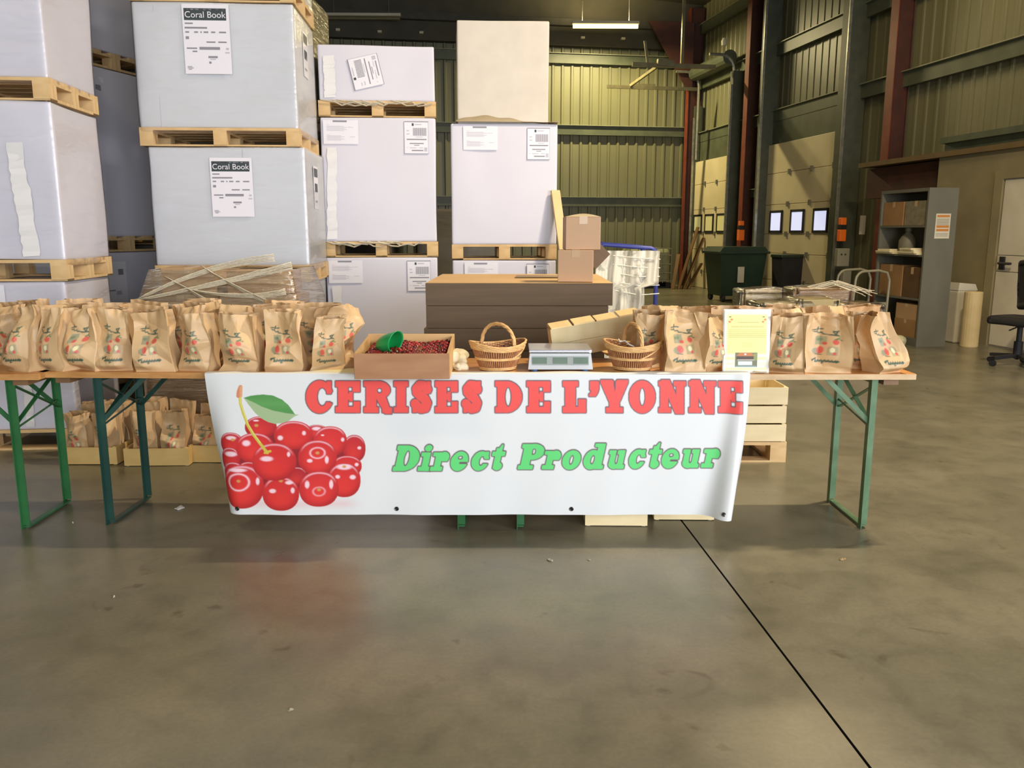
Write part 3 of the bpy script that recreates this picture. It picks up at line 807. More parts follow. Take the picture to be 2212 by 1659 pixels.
# a third stack right behind, seen as a dull strip
oB2 = hall(-2.35, 8.35)
oB2 = Vector((-3.95, 8.35, 0))
for k, (z0, z1) in enumerate(((0, 1.3), (1.3, 2.72), (2.72, 4.1))):
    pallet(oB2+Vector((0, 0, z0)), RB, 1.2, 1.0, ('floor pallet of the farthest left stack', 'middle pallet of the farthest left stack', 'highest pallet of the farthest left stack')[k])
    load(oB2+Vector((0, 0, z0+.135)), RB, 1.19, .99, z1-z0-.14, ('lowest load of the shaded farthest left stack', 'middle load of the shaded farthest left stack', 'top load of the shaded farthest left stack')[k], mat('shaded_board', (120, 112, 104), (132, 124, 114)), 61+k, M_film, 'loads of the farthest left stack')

# --- stack C with the dark header labels
TC = 1.03; WC = 1.17; DC = .85; RC = -AB*.9
RC = AB*.35
oC = stack_pos(651, 325, 6.55, WC, RC)
for k in range(4):
    b = oC+Vector((-.0, 0, TC*k))
    xo = .02 if k == 1 else (-.02 if k >= 2 else .0)
    b = b+Vector((xo, 0, 0))
    if k: pallet(b, RC, WC+.02, DC+.02, ('', 'lower wooden pallet of the labelled stack, half behind filmed cartons', 'upper wooden pallet of the labelled stack', 'topmost wooden pallet of the labelled stack')[k])
    else: pallet(b, RC, WC+.02, DC+.02, 'floor pallet of the labelled stack')
    l = load(b+Vector((0, .01, .135)), RC, WC, DC, TC-.14, ('lowest load of the labelled stack, seen beside the filmed cartons', 'lower white load with a dark header label', 'upper white load with a dark header label and glossy film', 'topmost white load of the labelled stack')[k], M_loadg, 31+k, M_film, 'white loads of the labelled stack')
    if k in (1, 2):
        W = .315; Hh = .44
        lx = (.03, -.06)[k-1]; lz = (TC-.14)-.30
        if k == 2: W = .34; Hh = .49; lx = -.05; lz = .63
        label_big(l, lx, -.016, lz, W, Hh)
        seam(l, .12 if k == 1 else -.43, .01, TC-.16)
    if k < 3:
        s = decals('side_label', l, [(-.4, .4, .25, .45, 1), (-.3, .3, -.1, .1, 1), (-.3, .2, -.35, -.3, 2)], LM, (WC/2+.006, .42, TC-.14-.28), (0, 0, math.pi/2), 'white label sheet on the side of the load', .2, .34)
        tape(l, ((.0, 0), (.0, 0)), .001) if False else None
# the yellowish filmed stack behind C
oC2 = Vector((-2.35, 7.5, 0))
for k in range(3):
    z0 = 1.15*k
    pallet(oC2+Vector((0, 0, z0)), 0, 1.2, .9, 'wooden pallet of the filmed stack behind the labelled one, tier %s' % ('at the floor', 'in the middle', 'at the top')[k])
    load(oC2+Vector((0, 0, z0+.135)), 0, 1.19, .89, 1.01, ('lowest', 'middle', 'highest')[k]+' load of the yellow filmed stack behind the labelled one', mat('dull_yellow_board', (150, 136, 98), (166, 150, 108)), 71+k, M_film2, 'loads of the yellow filmed stack')

# --- stack D
RD = AB*.55; WD = 1.0; TD = 1.2
oD = stack_pos(941, 260, 7.54, WD, RD)
for k in range(3):
    b = oD+Vector((0, 0, TD*k)); hh = TD-.135 if k < 2 else .46
    pallet(b, RD, WD+.01, .82, ('floor pallet of the left white tower', 'middle pallet of the left white tower', 'top pallet of the left white tower, with folds of film')[k])
    l = load(b+Vector((0, .0, .135)), RD, WD-.01, .8, hh-.006, ('lowest white load of the left white tower, in the shade', 'tall white load in the middle of the left white tower', 'short white load with a tilted label on top of the left white tower')[k], M_load, 41+k, None, 'white loads of the left white tower', amp=.008)
    if k < 2:
        label_list(l, -.32, -.01, hh-.13, .30, .2)
        label_ship(l, .33, -.01, hh-.17, .21, .275)
        tape(l, ((-.43, .02), (-.40, hh-.26)), .085, k)
    else:
        label_ship(l, -.09, -.012, .235, .26, .26, tilt=math.radians(-103))
        tape(l, ((-.40, .02), (-.40, hh-.1)), .095, 7)
    # gathered film under the load
    g = MB(); r = random.Random(k)
    if k:
        for j in range(9):
            x0 = -WD/2+r.random()*WD*.7; pts = [(x0+i*.06, -.012-.004*j % .02, .0-.05*math.sin(i*.5)*r.random()) for i in range(6)]
            g.tube(pts, .006, 4)
        part('film_gather', g, mat('film_fold', (206, 196, 170), rough=.2), l)

# --- stack E
RE = AB*.4; WE = .93; TE = 1.175
oE = stack_pos(1204, 268, 7.55, WE, RE)
for k in range(2):
    b = oE+Vector((0, 0, TE*k))
    pallet(b, RE, WE+.01, .82, ('floor pallet of the right white tower', 'middle pallet of the right white tower')[k])
    l = load(b+Vector((0, 0, .135)), RE, WE, .8, TE-.14, ('lowest white load of the right white tower, above the brown cardboard', 'tall white load in the middle of the right white tower')[k], M_load, 51+k, None, 'white loads of the right white tower', amp=.008)
    label_list(l, -.21, -.01, TE-.14-.12, .3, .2)
    label_ship(l, .3, -.01, TE-.14-.165, .2, .27)
top = load(oE+Vector((-.01, .06, TE*2)), RE, .80, .7, .86, 'plain cream board load standing on top of the right white tower', mat('cream_board', (206, 198, 184), (212, 204, 190)), 57, None, None, amp=.006)
# torn wrapping sheet lying on the right tower
xs = np.linspace(-.42, .48, 40); ys = np.linspace(-.02, .2, 8)
Pg = np.zeros((8, 40, 3)); Pg[..., 0] = xs[None, :]; Pg[..., 1] = ys[:, None]-.01
hgt = .055*np.exp(-((xs+.15)/.22)**2)+.018+.012*np.sin(xs*23)*np.cos(xs*7)
Pg[..., 2] = hgt[None, :]*(1-.6*np.linspace(0, 1, 8)[:, None])
Pg[0, :, 2] = np.minimum(Pg[0, :, 2], .01)
me = grid_mesh('torn_wrapping', Pg, mat('torn_paper', (168, 152, 122), (180, 164, 134)))
o = link('torn_wrapping', me, None, oE+Vector((0, 0, TE*2)), (0, 0, RE)); setc(o, 'torn beige wrapping sheet bulging at the foot of the cream board load', 'wrapping')

# --- things behind between the towers
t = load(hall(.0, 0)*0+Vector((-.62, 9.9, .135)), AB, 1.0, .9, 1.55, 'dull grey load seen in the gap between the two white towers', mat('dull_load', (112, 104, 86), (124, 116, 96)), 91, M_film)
pallet(Vector((-.62, 9.9, 0)), AB, 1.0, .9, 'pallet of the dull grey load between the two white towers')
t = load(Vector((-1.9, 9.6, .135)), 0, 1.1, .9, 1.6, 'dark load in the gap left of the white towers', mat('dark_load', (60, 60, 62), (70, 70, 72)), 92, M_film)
pallet(Vector((-1.9, 9.6, 0)), 0, 1.1, .9, 'pallet of the dark load left of the white towers')

# leaning board right of tower E
p0 = ony(1212, 600, 6.9)
t = thing('leaning_board', 'narrow pale board leaning against the right white tower', 'board', Vector((p0.x, 6.9, 0)), .1)
g = MB(); g.bar((.20, -.02, 0), (.04, .62, 1.78), .08, .02); part('board', g, mat('pale_board', (214, 180, 124), (222, 190, 136)), t)

# --- flat dark cardboard slab stack
M_slab = mat('dark_cardboard', (100, 82, 62), (110, 90, 68), scale=2, rough=.8, stretch=(1, 1, 12))
M_slabt = mat('tan_cardboard', (206, 168, 112), (214, 176, 120), scale=3, rough=.7)
WS = 1.13; ztop = 1.12
pS = ony(1132, 612, 5.02); oS = Vector((pS.x-.03, 5.02, 0))
hs = .138
zz = ztop
k = 0
nm = ['topmost brown cardboard block with a tan top face', 'second brown cardboard block from the top of the slab stack', 'third brown cardboard block from the top of the slab stack', 'fourth brown cardboard block, beginning behind the cherry crate', 'fifth brown cardboard block behind the banner', 'sixth brown cardboard block behind the banner', 'lowest brown cardboard block on its pallet']
while zz-hs > .13:
    g = MB()
    W_ = WS if k == 0 else WS-.015-.01*(k % 2)
    xo = (.0, -.012, -.022, -.03, -.02, -.02, -.02)[k]
    g.box(-W_/2, W_/2, 0, 1.1, 0, hs-.004, 0)
    g.face([(-W_/2, 0, hs-.0035), (W_/2, 0, hs-.0035), (W_/2, 1.1, hs-.0035), (-W_/2, 1.1, hs-.0035)], 1)
    o = part('cardboard_block', g, [M_slab, M_slabt], None, oS+Vector((xo, .003*k, zz-hs)), (0, 0, -.012))
    setc(o, nm[k], 'cardboard', 'brown cardboard blocks in the slab stack')
    zz -= hs; k += 1
zb = zz
pallet(oS+Vector((-.02, .01, 0)), -.012, WS, 1.08, 'pallet under the brown cardboard blocks', Hh=zb)
# two cartons on the slab
M_carton = mat('carton_front', (184, 148, 112), (190, 154, 118), scale=3, rough=.6, stretch=(1, 1, .3))
c1 = ony(1248, 606, 5.07); 
t = carton(.215, .2, .192, Vector((c1.x-.015, 5.07, ztop)), -.10, 'lower small brown carton on the cardboard slab stack', M_carton)
t = carton(.212, .2, .196, Vector((c1.x+.03, 5.085, ztop+.194)), .03, 'upper small brown carton with a bulging open top', M_carton, flaps=.018)
t = thing('flat_strip', 'flat grey brown cardboard strip lying on the slab stack', 'cardboard', Vector((c1.x-.16, 5.55, ztop)), -.05)
g = MB(); g.box(-.22, .15, 0, .22, 0, .006); part('sheet', g, mat('grey_kraft', (150, 128, 96)), t)

# --- film wrapped carton pallet at the left
pf = ony(462, 700, 5.35)
WF = 1.03; oF = Vector((pf.x+.0, 5.45, 0))
pallet(oF, .0, WF, .8, 'pallet under the film wrapped cartons behind the left table')
r = random.Random(4)
zt = .135
cart_defs = [(-.26, .50, .34, .36, 'left'), (.26, .52, .34, .36, 'right')]
names = {0: 'floor', 1: 'middle', 2: 'upper'}
for lv, hh in enumerate((.34, .36, .18)):
    for j, x in enumerate((-.255, .255)):
        carton(.5, .38, hh-.006, oF+Vector((x, .02, zt)), 0, 'brown carton, %s side of the %s layer in the film wrapped pallet' % (('left', 'right')[j], names[lv]), M_kraft if (lv+j) % 2 else M_kraftd, group='cartons in the film wrapped pallet', tape=(lv == 2))
    zt += hh
carton(.36, .3, .17, oF+Vector((-.22, .1, zt)), .05, 'brown carton on top at the left of the film wrapped pallet', M_kraft, group='cartons in the film wrapped pallet')
carton(.42, .3, .15, oF+Vector((.24, .1, zt)), -.03, 'brown carton on top at the right of the film wrapped pallet', M_kraft, group='cartons in the film wrapped pallet')
t = thing('film_wrap', 'glossy clear stretch film wound round the cartons behind the left bags', 'film', oF, 0)
# film skin narrowing towards the top
n = 60; m_ = 30
TH = np.linspace(0, 1, n, endpoint=False); ZZ = np.linspace(.08, zt+.16, m_)
P = np.zeros((m_, n, 3))
for i, z in enumerate(ZZ):
    k_ = max(0, (z-zt+.06)/.24)
    hw_ = WF/2+.01-.06*k_; d0 = -.012+.10*k_; d1 = .80-.1*k_
    for j, s in enumerate(TH):
        q = s*4; side = int(q); f = q-side
        if side == 0: P[i, j] = (-hw_+2*hw_*f, d0, z)
        elif side == 1: P[i, j] = (hw_, d0+(d1-d0)*f, z)
        elif side == 2: P[i, j] = (hw_-2*hw_*f, d1, z)
        else: P[i, j] = (-hw_, d1-(d1-d0)*f, z)
cr = creases(P, 5, 30, .35, .03)
P[..., 1] -= np.abs(cr)*.6
me = grid_mesh('film_skin', P, M_film2, wrap=True)
link('film_skin', me, t)
M_rope = mat('film_rope', (206, 194, 164), (226, 216, 190), scale=60, rough=.3)
for j, (a, b, c) in enumerate((((-.52, .98), (-.1, 1.21), (.36, 1.25)), ((-.52, .98), (.0, 1.08), (.48, 1.20)), ((-.52, .97), (.05, .90), (.5, .84)), ((-.12, 1.2), (.15, 1.03), (.5, .90)), ((-.35, 1.13), (-.1, 1.0), (.22, .82)), ((-.5, .85), (0, .80), (.45, .76)), ((-.2, 1.05), (.2, .97), (.45, 1.03)))):
    g = MB()
    for q in range(6):
        pts = []
        for s in np.linspace(0, 1, 14):
            x = (1-s)**2*a[0]+2*s*(1-s)*b[0]+s*s*c[0]; z = (1-s)**2*a[1]+2*s*(1-s)*b[1]+s*s*c[1]
            k_ = max(0, (z-zt+.06)/.24)
            pts.append((x, -.02+.10*k_-.004*r.random()-.005*q, z+.008*(q-2.5)*(.15+s)+.004*r.random()))
        g.tube(pts, .0022+.002*r.random(), 5)
    part('film_rope', g, M_rope, t, smooth=True)

# --- blue rack with hanging film
pr = ony(1362, 600, 6.9)
M_blue = mat('blue_paint', (52, 60, 130), (60, 70, 146), rough=.4)
ztr = ony(1412, 536, 6.9).z
xr = ony(1417, 600, 6.9).x; xl = ony(1290, 600, 6.9).x
t = thing('blue_rack', 'blue tubular frame trolley half wrapped in clear film', 'trolley', Vector((xr, 6.9, 0)), 0)
W_ = xr-xl
for y in (0, .7):
    g = MB(); pts = [(0, y, .12), (0, y, ztr-.05), (-.015, y, ztr-.015), (-.05, y, ztr), (-W_+.05, y, ztr+.03), (-W_, y, ztr-.02), (-W_, y, .12)]
    g.tube(pts, .018, 10); part('tube_frame', g, M_blue, t, smooth=True)
for x in (0, -W_):
    g = MB(); g.tube([(x, 0, .45), (x, .7, .45)], .015, 8); part('crossbar', g, M_blue, t)
g = MB(); g.box(-W_, 0, 0, .7, .1, .14); part('deck', g, M_blue, t)
for x in (-W_+.05, -.05):
    for y in (.06, .64):
        g = MB(); g.tube([(x-.015, y, .05), (x+.015, y, .05)], .05, 12); part('wheel', g, M_black, t)
ft = thing('hanging_film', 'milky plastic film wound round the blue rack and hanging down', 'film', Vector((xr, 6.9, 0)), 0)
n = 40; m_ = 40; P = np.zeros((m_, n, 3))
for i in range(m_):
    s = i/(m_-1)
    z = ztr-.02-s*(ztr-.12)
    x0 = -W_-.02; x1 = .02 if s < .25 else -.10-.02*math.sin((s-.25)*3)+.08*min(1, (s-.25)*1.4)
    for j in range(n):
        f = j/(n-1); P[i, j] = (x0+(x1-x0)*f, -.03-.02*math.sin(f*22+s*5)-.01*math.sin(f*47+s*9), z)
P[..., 1] -= np.abs(creases(P, 8, 30, .3, .04))
link('film_sheet', grid_mesh('film_sheet', P, film_mat('milky_film', .1, (214, 208, 188), (4, 4, 5), milky=1.3, wrinkle=.15, gloss=.3, grough=.4)), ft)
g = MB()
for j in range(5):
    z = ztr-.08-.07*j
    g.tube([(-W_*.75, -.05, z+.02), (-W_*.3, -.055, z-.005*j), (.025, -.03, z-.01)], .004, 5)
part('film_band', g, mat('film_band', (222, 216, 196), rough=.4), ft)
g = MB(); g.box(-.16, .16, 0, .01, -.16, .16)
o = part('dark_board', g, M_slab, None, ony(1305, 560, 5.4), (0, math.radians(45), .2)); setc(o, 'small dark board standing on its corner behind the small cartons', 'board')
o.location = Vector((c1.x+.135, 5.34, ztop+.16)); o.scale = (.42, 1, .42)

# --- filmed cartons at the right
zr0 = .135
oR = Vector((ony(1775, 650, 9.0).x, 9.0, 0))
pallet(oR+Vector((0, 0, 0)), AB*.3, 1.3, .9, 'pallet under the filmed cartons behind the right bags')
rr = AB*.3
def filmed(x, y, z, W, D_, Hh, lab, mt, seed):
    loc = oR+Vector((x, y, z))
    t = carton(W, D_, Hh, loc, rr, lab, mt, group='filmed cartons behind the right bags', tape=False)
    f = link('film_cover', softbox('film_cover', W+.015, D_+.02, Hh+.012, M_film2, seed, .03, .03, n=14, off=(0, D_/2, 0)), t)
    return t
M_gcart = mat('grey_green_carton', (170, 154, 108), (184, 168, 120), scale=3)
filmed(-.45, 0, zr0, .42, .5, .52, 'filmed carton at the left of the group behind the sign', M_gcart, 1)
filmed(.0, .05, zr0, .45, .5, .56, 'filmed carton with a dark hole in the middle behind the right bags', M_gcart, 2)
t = filmed(.28, -.06, zr0+.0, .1, .1, .1, 'small filmed carton wedged between the larger ones', M_gcart, 3)
t = filmed(.48, 0, zr0, .42, .5, .5, 'filmed carton printed with red blocks behind the right bags', mat('pinkish_carton', (170, 140, 104), (178, 148, 112)), 4)
g = MB()
for i in range(3):
    for j in range(2):
        g.box(-.19+.14*i+.03*j, -.19+.14*i+.03*j+.1, -.004, -.001, .42-.1*j, .47-.1*j)
part('red_block', g, mat('red_print', (150, 62, 44)), t, label='red printed block')
filmed(.25, .62, zr0+.3, .7, .35, .34, 'brown carton with loose film strands standing highest', M_kraft, 6)
filmed(-.45, .62, zr0, .5, .35, .62, 'grey carton behind the sign in film', M_gcart, 7)
g = MB(); r = random.Random(9)
for j in range(12):
    x0 = -.42+r.random()*.2; z0 = zr0+.55+r.random()*.04
    g.tube([(x0-.25, -.02, z0), (x0, .05, z0+.05), (x0+.22, 0, z0-.01-.03*r.random()), (x0+.34, -.05, z0-.06*r.random()-.03)], .0035, 5)
part('film_strand', g, M_rope, t)
# ------------------------------------------------------------------ folding tables
M_top = mat('table_top_varnish', (186, 128, 66), (204, 146, 82), scale=4, rough=.35, stretch=(1, 10, 1))
M_edge = mat('table_edge_wood', (188, 158, 118), (206, 178, 138), scale=9, rough=.7, stretch=(1, 1, 3))
M_edgeo = mat('table_edge_orange', (170, 118, 62), (194, 144, 84), scale=9, rough=.6, stretch=(1, 1, 3))
M_green = mat('green_enamel', (34, 90, 46), (44, 104, 56), scale=5, rough=.4)
M_greend = mat('dark_green_enamel', (24, 58, 50), (32, 68, 58), scale=5, rough=.35)
M_greenp = mat('pale_green_enamel', (74, 106, 70), (92, 124, 88), scale=12, rough=.5)
TZ = .77; TD_ = .5
def table(label, a, b, mg, ins=(.2, .2), edge=M_edge, mg2=None, legs=(0, 1)):
    """a, b: left and right front corners"""
    a = Vector(a); b = Vector(b); L = (b-a).length; rz = math.atan2(b.y-a.y, b.x-a.x)
    t = thing('folding_table', label, 'table', Vector((a.x, a.y, 0)), rz, 'green legged folding beer tables')
    g = MB()
    for k in range(3):
        g.box(0, L, TD_*k/3+(.0 if k == 0 else .0006), TD_*(k+1)/3-.0006, TZ-.027, TZ, 0)
    o = part('tabletop', g, [M_top, edge], t)
    # front edge strip shows bare wood
    g = MB(); g.box(-.0008, L+.0008, -.0012, 0, TZ-.027, TZ-.0015); part('bare_edge', g, edge, t)
    g = MB(); g.box(L, L+.0012, 0, TD_, TZ-.027, TZ-.0015); part('bare_edge', g, edge, t)
    for x in (.10, L-.10, L/2):
        g = MB(); g.box(x-.035, x+.035, .03, TD_-.03, TZ-.057, TZ-.027); part('batten', g, mat('batten_wood', (112, 82, 52), (128, 96, 62)), t)
    for s in legs:
        x = ins[0] if s == 0 else L-ins[1]; dr_ = 1 if s == 0 else -1
        mm = mg if s == 0 else (mg2 or mg)
        fr = part('leg_frame', MB().bar((x, .05, TZ-.04), (x, TD_-.05, TZ-.04), .035, .022), mm, t)
        for y in (.05, TD_-.05):
            g = MB()   # angle steel leg
            g.box(x-.018, x+.018, y-.002, y+.002, 0.02, TZ-.03); g.box(x-.018, x-.014, y-.018, y+.018, 0.0, TZ-.03)
            part('leg', g, mm, fr)
            g = MB(); g.bar((x, y, TZ-.25), (x+dr_*.22, y+(.02 if y < .2 else -.02), TZ-.032), .022, .006, up=(0, 1, 0)); part('stay', g, mm, fr)
        g = MB(); g.bar((x, .05, .012), (x, TD_-.05, .012), .03, .008); part('foot_bar', g, mm, fr)
        g = MB(); g.bar((x, .05, TZ-.25), (x, TD_-.05, TZ-.06), .004, .022, up=(1, 0, 0)); part('cross_brace', g, mm, fr)
        g = MB(); g.bar((x+.006, .05, TZ-.06), (x+.006, TD_-.05, TZ-.25), .004, .022, up=(1, 0, 0)); part('cross_brace', g, mm, fr)
        g = MB(); g.tube([(x, .05, TZ-.27), (x, TD_-.05, TZ-.21)], .005, 6); part('thin_rod', g, mm, fr)
    return t
YF = 3.80
tL = onz(88, 801.5, TZ); tM = onz(1058, 810, TZ); tR = onz(1984, 809.5, TZ)
tab2 = table('middle folding table holding the left bags, cherry crate and left end of the banner', (tL.x, 3.855, 0), (tM.x-.004, 3.79, 0), M_greend, ins=(.26, .14), edge=M_edgeo, mg2=M_green)
tab1 = table('right folding table with a bare wooden edge and pale green legs', (tM.x+.004, 3.79, 0), (tR.x, 3.80, 0), M_green, ins=(.14, .17), edge=M_edge, mg2=M_greenp)
a3 = onz(80, 809, TZ+.0)
tab3 = table('left folding table cut by the picture edge, standing nearer than its neighbour', (a3.x-2.0, 3.74, 0), (a3.x, 3.79, 0), M_green, ins=(.2, .155), edge=M_edgeo)

# ------------------------------------------------------------------ paper bags
def sstep(e0, e1, x):
    t = np.clip((x-e0)/(e1-e0), 0, 1); return t*t*(3-2*t)
def seg_d(u, v, pts):
    d = np.full(u.shape, 9.0)
    for (x0, y0), (x1, y1) in zip(pts[:-1], pts[1:]):
        dx, dy = x1-x0, y1-y0; L = dx*dx+dy*dy+1e-12
        t = np.clip(((u-x0)*dx+(v-y0)*dy)/L, 0, 1)
        d = np.minimum(d, np.hypot(u-(x0+t*dx), v-(y0+t*dy)))
    return d
def bag_print(u, v, base):
    """u 0..1 across, v 0..1 up; aspect about .19 x .30"""
    U_ = u*.19; V_ = v*.30
    col = np.empty(u.shape+(3,)); col[:] = base
    def put(mask, c, a=1.0):
        m = (mask*a)[..., None]; np.copyto(col, col*(1-m)+nlin(c)*m)
    def S(pts, w, c=(52, 84, 70), a=.9):
        d = seg_d(U_, V_, pts); put(1-sstep(w*.5, w*.5+.0022, d), c, a)
    g = (128, 138, 112); r_ = (206, 76, 66)
    def blob(cx, cy, rx, ry, c, a=.9):
        d = np.hypot((U_-cx)/rx, (V_-cy)/ry); put(1-sstep(.8, 1.1, d), c, a)
    def rc(x0, x1, y0, y1, c, a=.75):
        put(sstep(x0-.001, x0+.002, U_)*(1-sstep(x1-.002, x1+.001, U_))*sstep(y0-.001, y0+.002, V_)*(1-sstep(y1-.002, y1+.001, V_)), c, a)
    # pale printed picture field
    rc(.045, .085, .140, .182, g); blob(.078, .147, .009, .008, r_); blob(.06, .165, .012, .008, (110, 126, 92))
    blob(.118, .155, .014, .013, r_); S([(.118, .170), (.132, .178)], .003, (84, 120, 76)); S([(.112, .168), (.124, .172), (.14, .166)], .003, (84, 120, 76))
    blob(.05, .108, .018, .016, g, .8); blob(.066, .112, .013, .019, r_); S([(.05, .092), (.075, .09)], .002)
    rc(.090, .130, .088, .132, g, .55); blob(.108, .115, .010, .013, (226, 216, 170)); blob(.117, .098, .008, .007, r_)
    blob(.088, .132, .012, .006, (226, 150, 130), .5)
    # upper script
    S([(.030, .214), (.048, .2165), (.070, .216)], .0032); S([(.053, .226), (.050, .204)], .0032)
    S([(.036, .207), (.050, .203), (.058, .196), (.066, .199), (.072, .191), (.084, .190), (.098, .188), (.112, .188), (.124, .189)], .0036)
    S([(.112, .192), (.122, .203), (.114, .207), (.106, .201), (.118, .192), (.130, .186)], .0034)
    S([(.106, .206), (.128, .209)], .0026)
    # lower script
    S([(.034, .062), (.046, .068), (.052, .060), (.046, .054), (.056, .053)], .0040)
    S([(.034, .058), (.030, .064), (.038, .068), (.054, .072)], .0030)
    for k in range(6):
        x = .058+.0125*k
        S([(x, .058), (x+.005, .063), (x+.009, .057), (x+.0125, .058)], .0036)
        S([(x, .055), (x+.012, .054)], .003)
    S([(.078, .056), (.076, .046), (.083, .048)], .0028); S([(.126, .058), (.133, .063), (.138, .058), (.130, .053), (.122, .056)], .0034)
    return col
M_bag = mat('kraft_bag_print', (0, 0, 0), rough=.48, attr='Col', spec=.5)
BASE = nlin((204, 170, 124))
def bag_mesh(seed, W=.185, D_=.105, Hh=.30, amp=.010, crush=0.0, flare=.0, dens=1.0, top=None, printed=True, pinch=.035, lean=0.0, twist=0.0, vfold=0.0, tint=1.0):
    r = np.random.default_rng(seed)
    nf = int(56*dens); nsd = int(18*dens); nb = int(26*dens); nz = int(88*dens)
    # perimeter: front left->right, right side, back, left side
    per = []
    for k in range(nf): per.append((0, k/nf))
    for k in range(nsd): per.append((1, k/nsd))
    for k in range(nb): per.append((2, k/nb))
    for k in range(nsd): per.append((3, k/nsd))
    S_ = np.array([p[0] for p in per]); F_ = np.array([p[1] for p in per])
    N = len(per); V_ = np.linspace(0, 1, nz)[:, None]*np.ones((1, N)); S2 = np.broadcast_to(S_, V_.shape); F2 = np.broadcast_to(F_, V_.shape)
    w = W/2*(1-.085*V_+flare*V_**2); d = D_*(1-.22*V_**1.5*(.6+.8*r.random()))
    g = (pinch*(V_**1.2))*np.sin(np.pi*F2)**.8
    X = np.where(S2 == 0, -w+2*w*F2, np.where(S2 == 1, w-g, np.where(S2 == 2, w-2*w*F2, -w+g)))
    Y = np.where(S2 == 0, 0*V_, np.where(S2 == 1, d*F2, np.where(S2 == 2, d, d*(1-F2))))
    # belly
    belly = .010*np.sin(np.pi*V_)*np.sin(np.pi*F2)
    Y = Y+np.where(S2 == 0, -belly, np.where(S2 == 2, belly, 0))
    # optional folds of the front panel: two long diagonal creases
    k1 = r.uniform(-.3, .3); c1_ = r.uniform(.25, .75)
    fold = np.abs(F2-c1_-k1*(V_-.5)); Y = Y+np.where(S2 == 0, r.choice([-1, 1, 1])*r.uniform(.5, 1)*.05*(fold-.25)*(.25+V_), 0)
    zt = Hh*(1+.04*np.abs(((np.arange(N)/N*3+r.random()) % 1)-.5)+.03*np.sin(2*np.pi*np.arange(N)/N+r.random()*6)+.015*np.abs(((np.arange(N)/N*11+r.random()) % 1)-.5))
    if vfold:
        tri = 1-np.abs(2*F2-1-.15*np.sin(seed)); Y = Y+np.where(S2 == 0, vfold*V_*np.minimum(tri, .62), 0)
    Z = V_*zt[None, :]
    P = np.stack([X, Y, Z], -1)
    e = sstep(0, .12, V_)
    dy = creases(P, seed*7+1, 16, .17, amp)*e; dx = creases(P, seed*7+2, 10, .2, amp)*e
    P[..., 1] += dy*(1 if True else 0); P[..., 0] += dx*.35
    # upper rim crumples
    rim = sstep(.84, 1.0, V_)
    P[..., 1] += rim*(.007*np.sin(F2*6+r.random()*6+S2*2)+.003*np.sin(F2*23+r.random()*6))
    if crush:
        P[..., 2] -= crush*Hh*sstep(.35, 1, V_)*(.35+.5*np.sin(P[..., 0]*18+seed))
        P[..., 1] += crush*.10*sstep(.3, 1, V_)*np.sin(P[..., 2]*30)
    P[..., 0] += lean*P[..., 2]
    if twist:
        a = twist*V_; x = P[..., 0].copy(); y = P[..., 1]-D_/2
        P[..., 0] = x*np.cos(a)-y*np.sin(a); P[..., 1] = x*np.sin(a)+y*np.cos(a)+D_/2
    P[..., 2] = np.maximum(P[..., 2], 0.0)
    base = BASE*(1+.0*V_[..., None])
    col = np.empty(P.shape); col[:] = BASE
    col *= tint
    if printed:
        pr_ = bag_print(F_[None, :nf]*np.ones((nz, 1)), V_[:, :nf], BASE*tint); col[:, :nf] = pr_
    me = grid_mesh('bag_body', P, M_bag, col, smooth=False, wrap=True)
    # base sheet
    bm = bmesh.new(); bm.from_mesh(me); bm.verts.ensure_lookup_table()
    try: bm.faces.new([bm.verts[i] for i in range(N)][::-1])
    except Exception: pass
    bm.to_mesh(me); bm.free()
    return me
def put_bag(me, loc, rz, label, group, rx=0.0, ry=0.0):
    o = link('paper_bag', me, None, loc, (rx, ry, rz)); setc(o, label, 'bag', group); return o
GL = 'printed paper bags in the front row on the left tables'
GR = 'printed paper bags in the front row on the right table'
# front row: left px, right px, base y px, height px, lean, yaw, extra
front = [
 (-14, 66, 806, 142, .10, -.42, 'leftmost printed paper bag, cut by the picture edge', {}),
 (72, 150, 802, 135, .09, -.50, 'second printed paper bag from the left with its side panel lit', {}),
 (156, 214, 801, 134, .07, -.62, 'third printed paper bag from the left, turned so its side shows', {}),
 (212, 290, 801, 134, .02, .12, 'fourth printed paper bag from the left, flat and shaded', {}),
 (290, 384, 803, 131, -.06, .02, 'bright printed paper bag above the dark green leg, fifth from the left', {'flare': -.06}),
 (378, 458, 802, 124, .05, -.22, 'sixth printed paper bag from the left, just before the banner corner', {}),
 (466, 560, 803, 126, .07, -.04, 'printed paper bag standing behind the left banner corner', {}),
 (567, 658, 803, 132, .0, -.08, 'printed paper bag with a bright vertical fold, two left of the crumpled one', {}),
 (664, 742, 804, 118, .14, .15, 'printed paper bag half hidden under the crumpled bag', {}),
]
for k, (x0, x1, yb, hp, ln, yaw, lab, kw) in enumerate(front):
    a = onz((x0+x1)/2, yb, TZ); s = a.y*.98/FPX
    W = (x1-x0)*s; Hh = hp*s*1.01
    W = W/(math.cos(yaw)+.5*abs(math.sin(yaw))) if abs(yaw) > .3 else W
    W = max(.14, W*.93); kw = dict(kw, tint=(.94+.1*((k*7) % 5)/4))
    if k in (4, 7): kw['vfold'] = .035
    a.y = max(a.y, 3.86)+.03*abs(yaw)
    me = bag_mesh(100+k, W=W, Hh=Hh, D_=.10, lean=ln, amp=.045, **kw)
    put_bag(me, a, yaw, lab, GL)
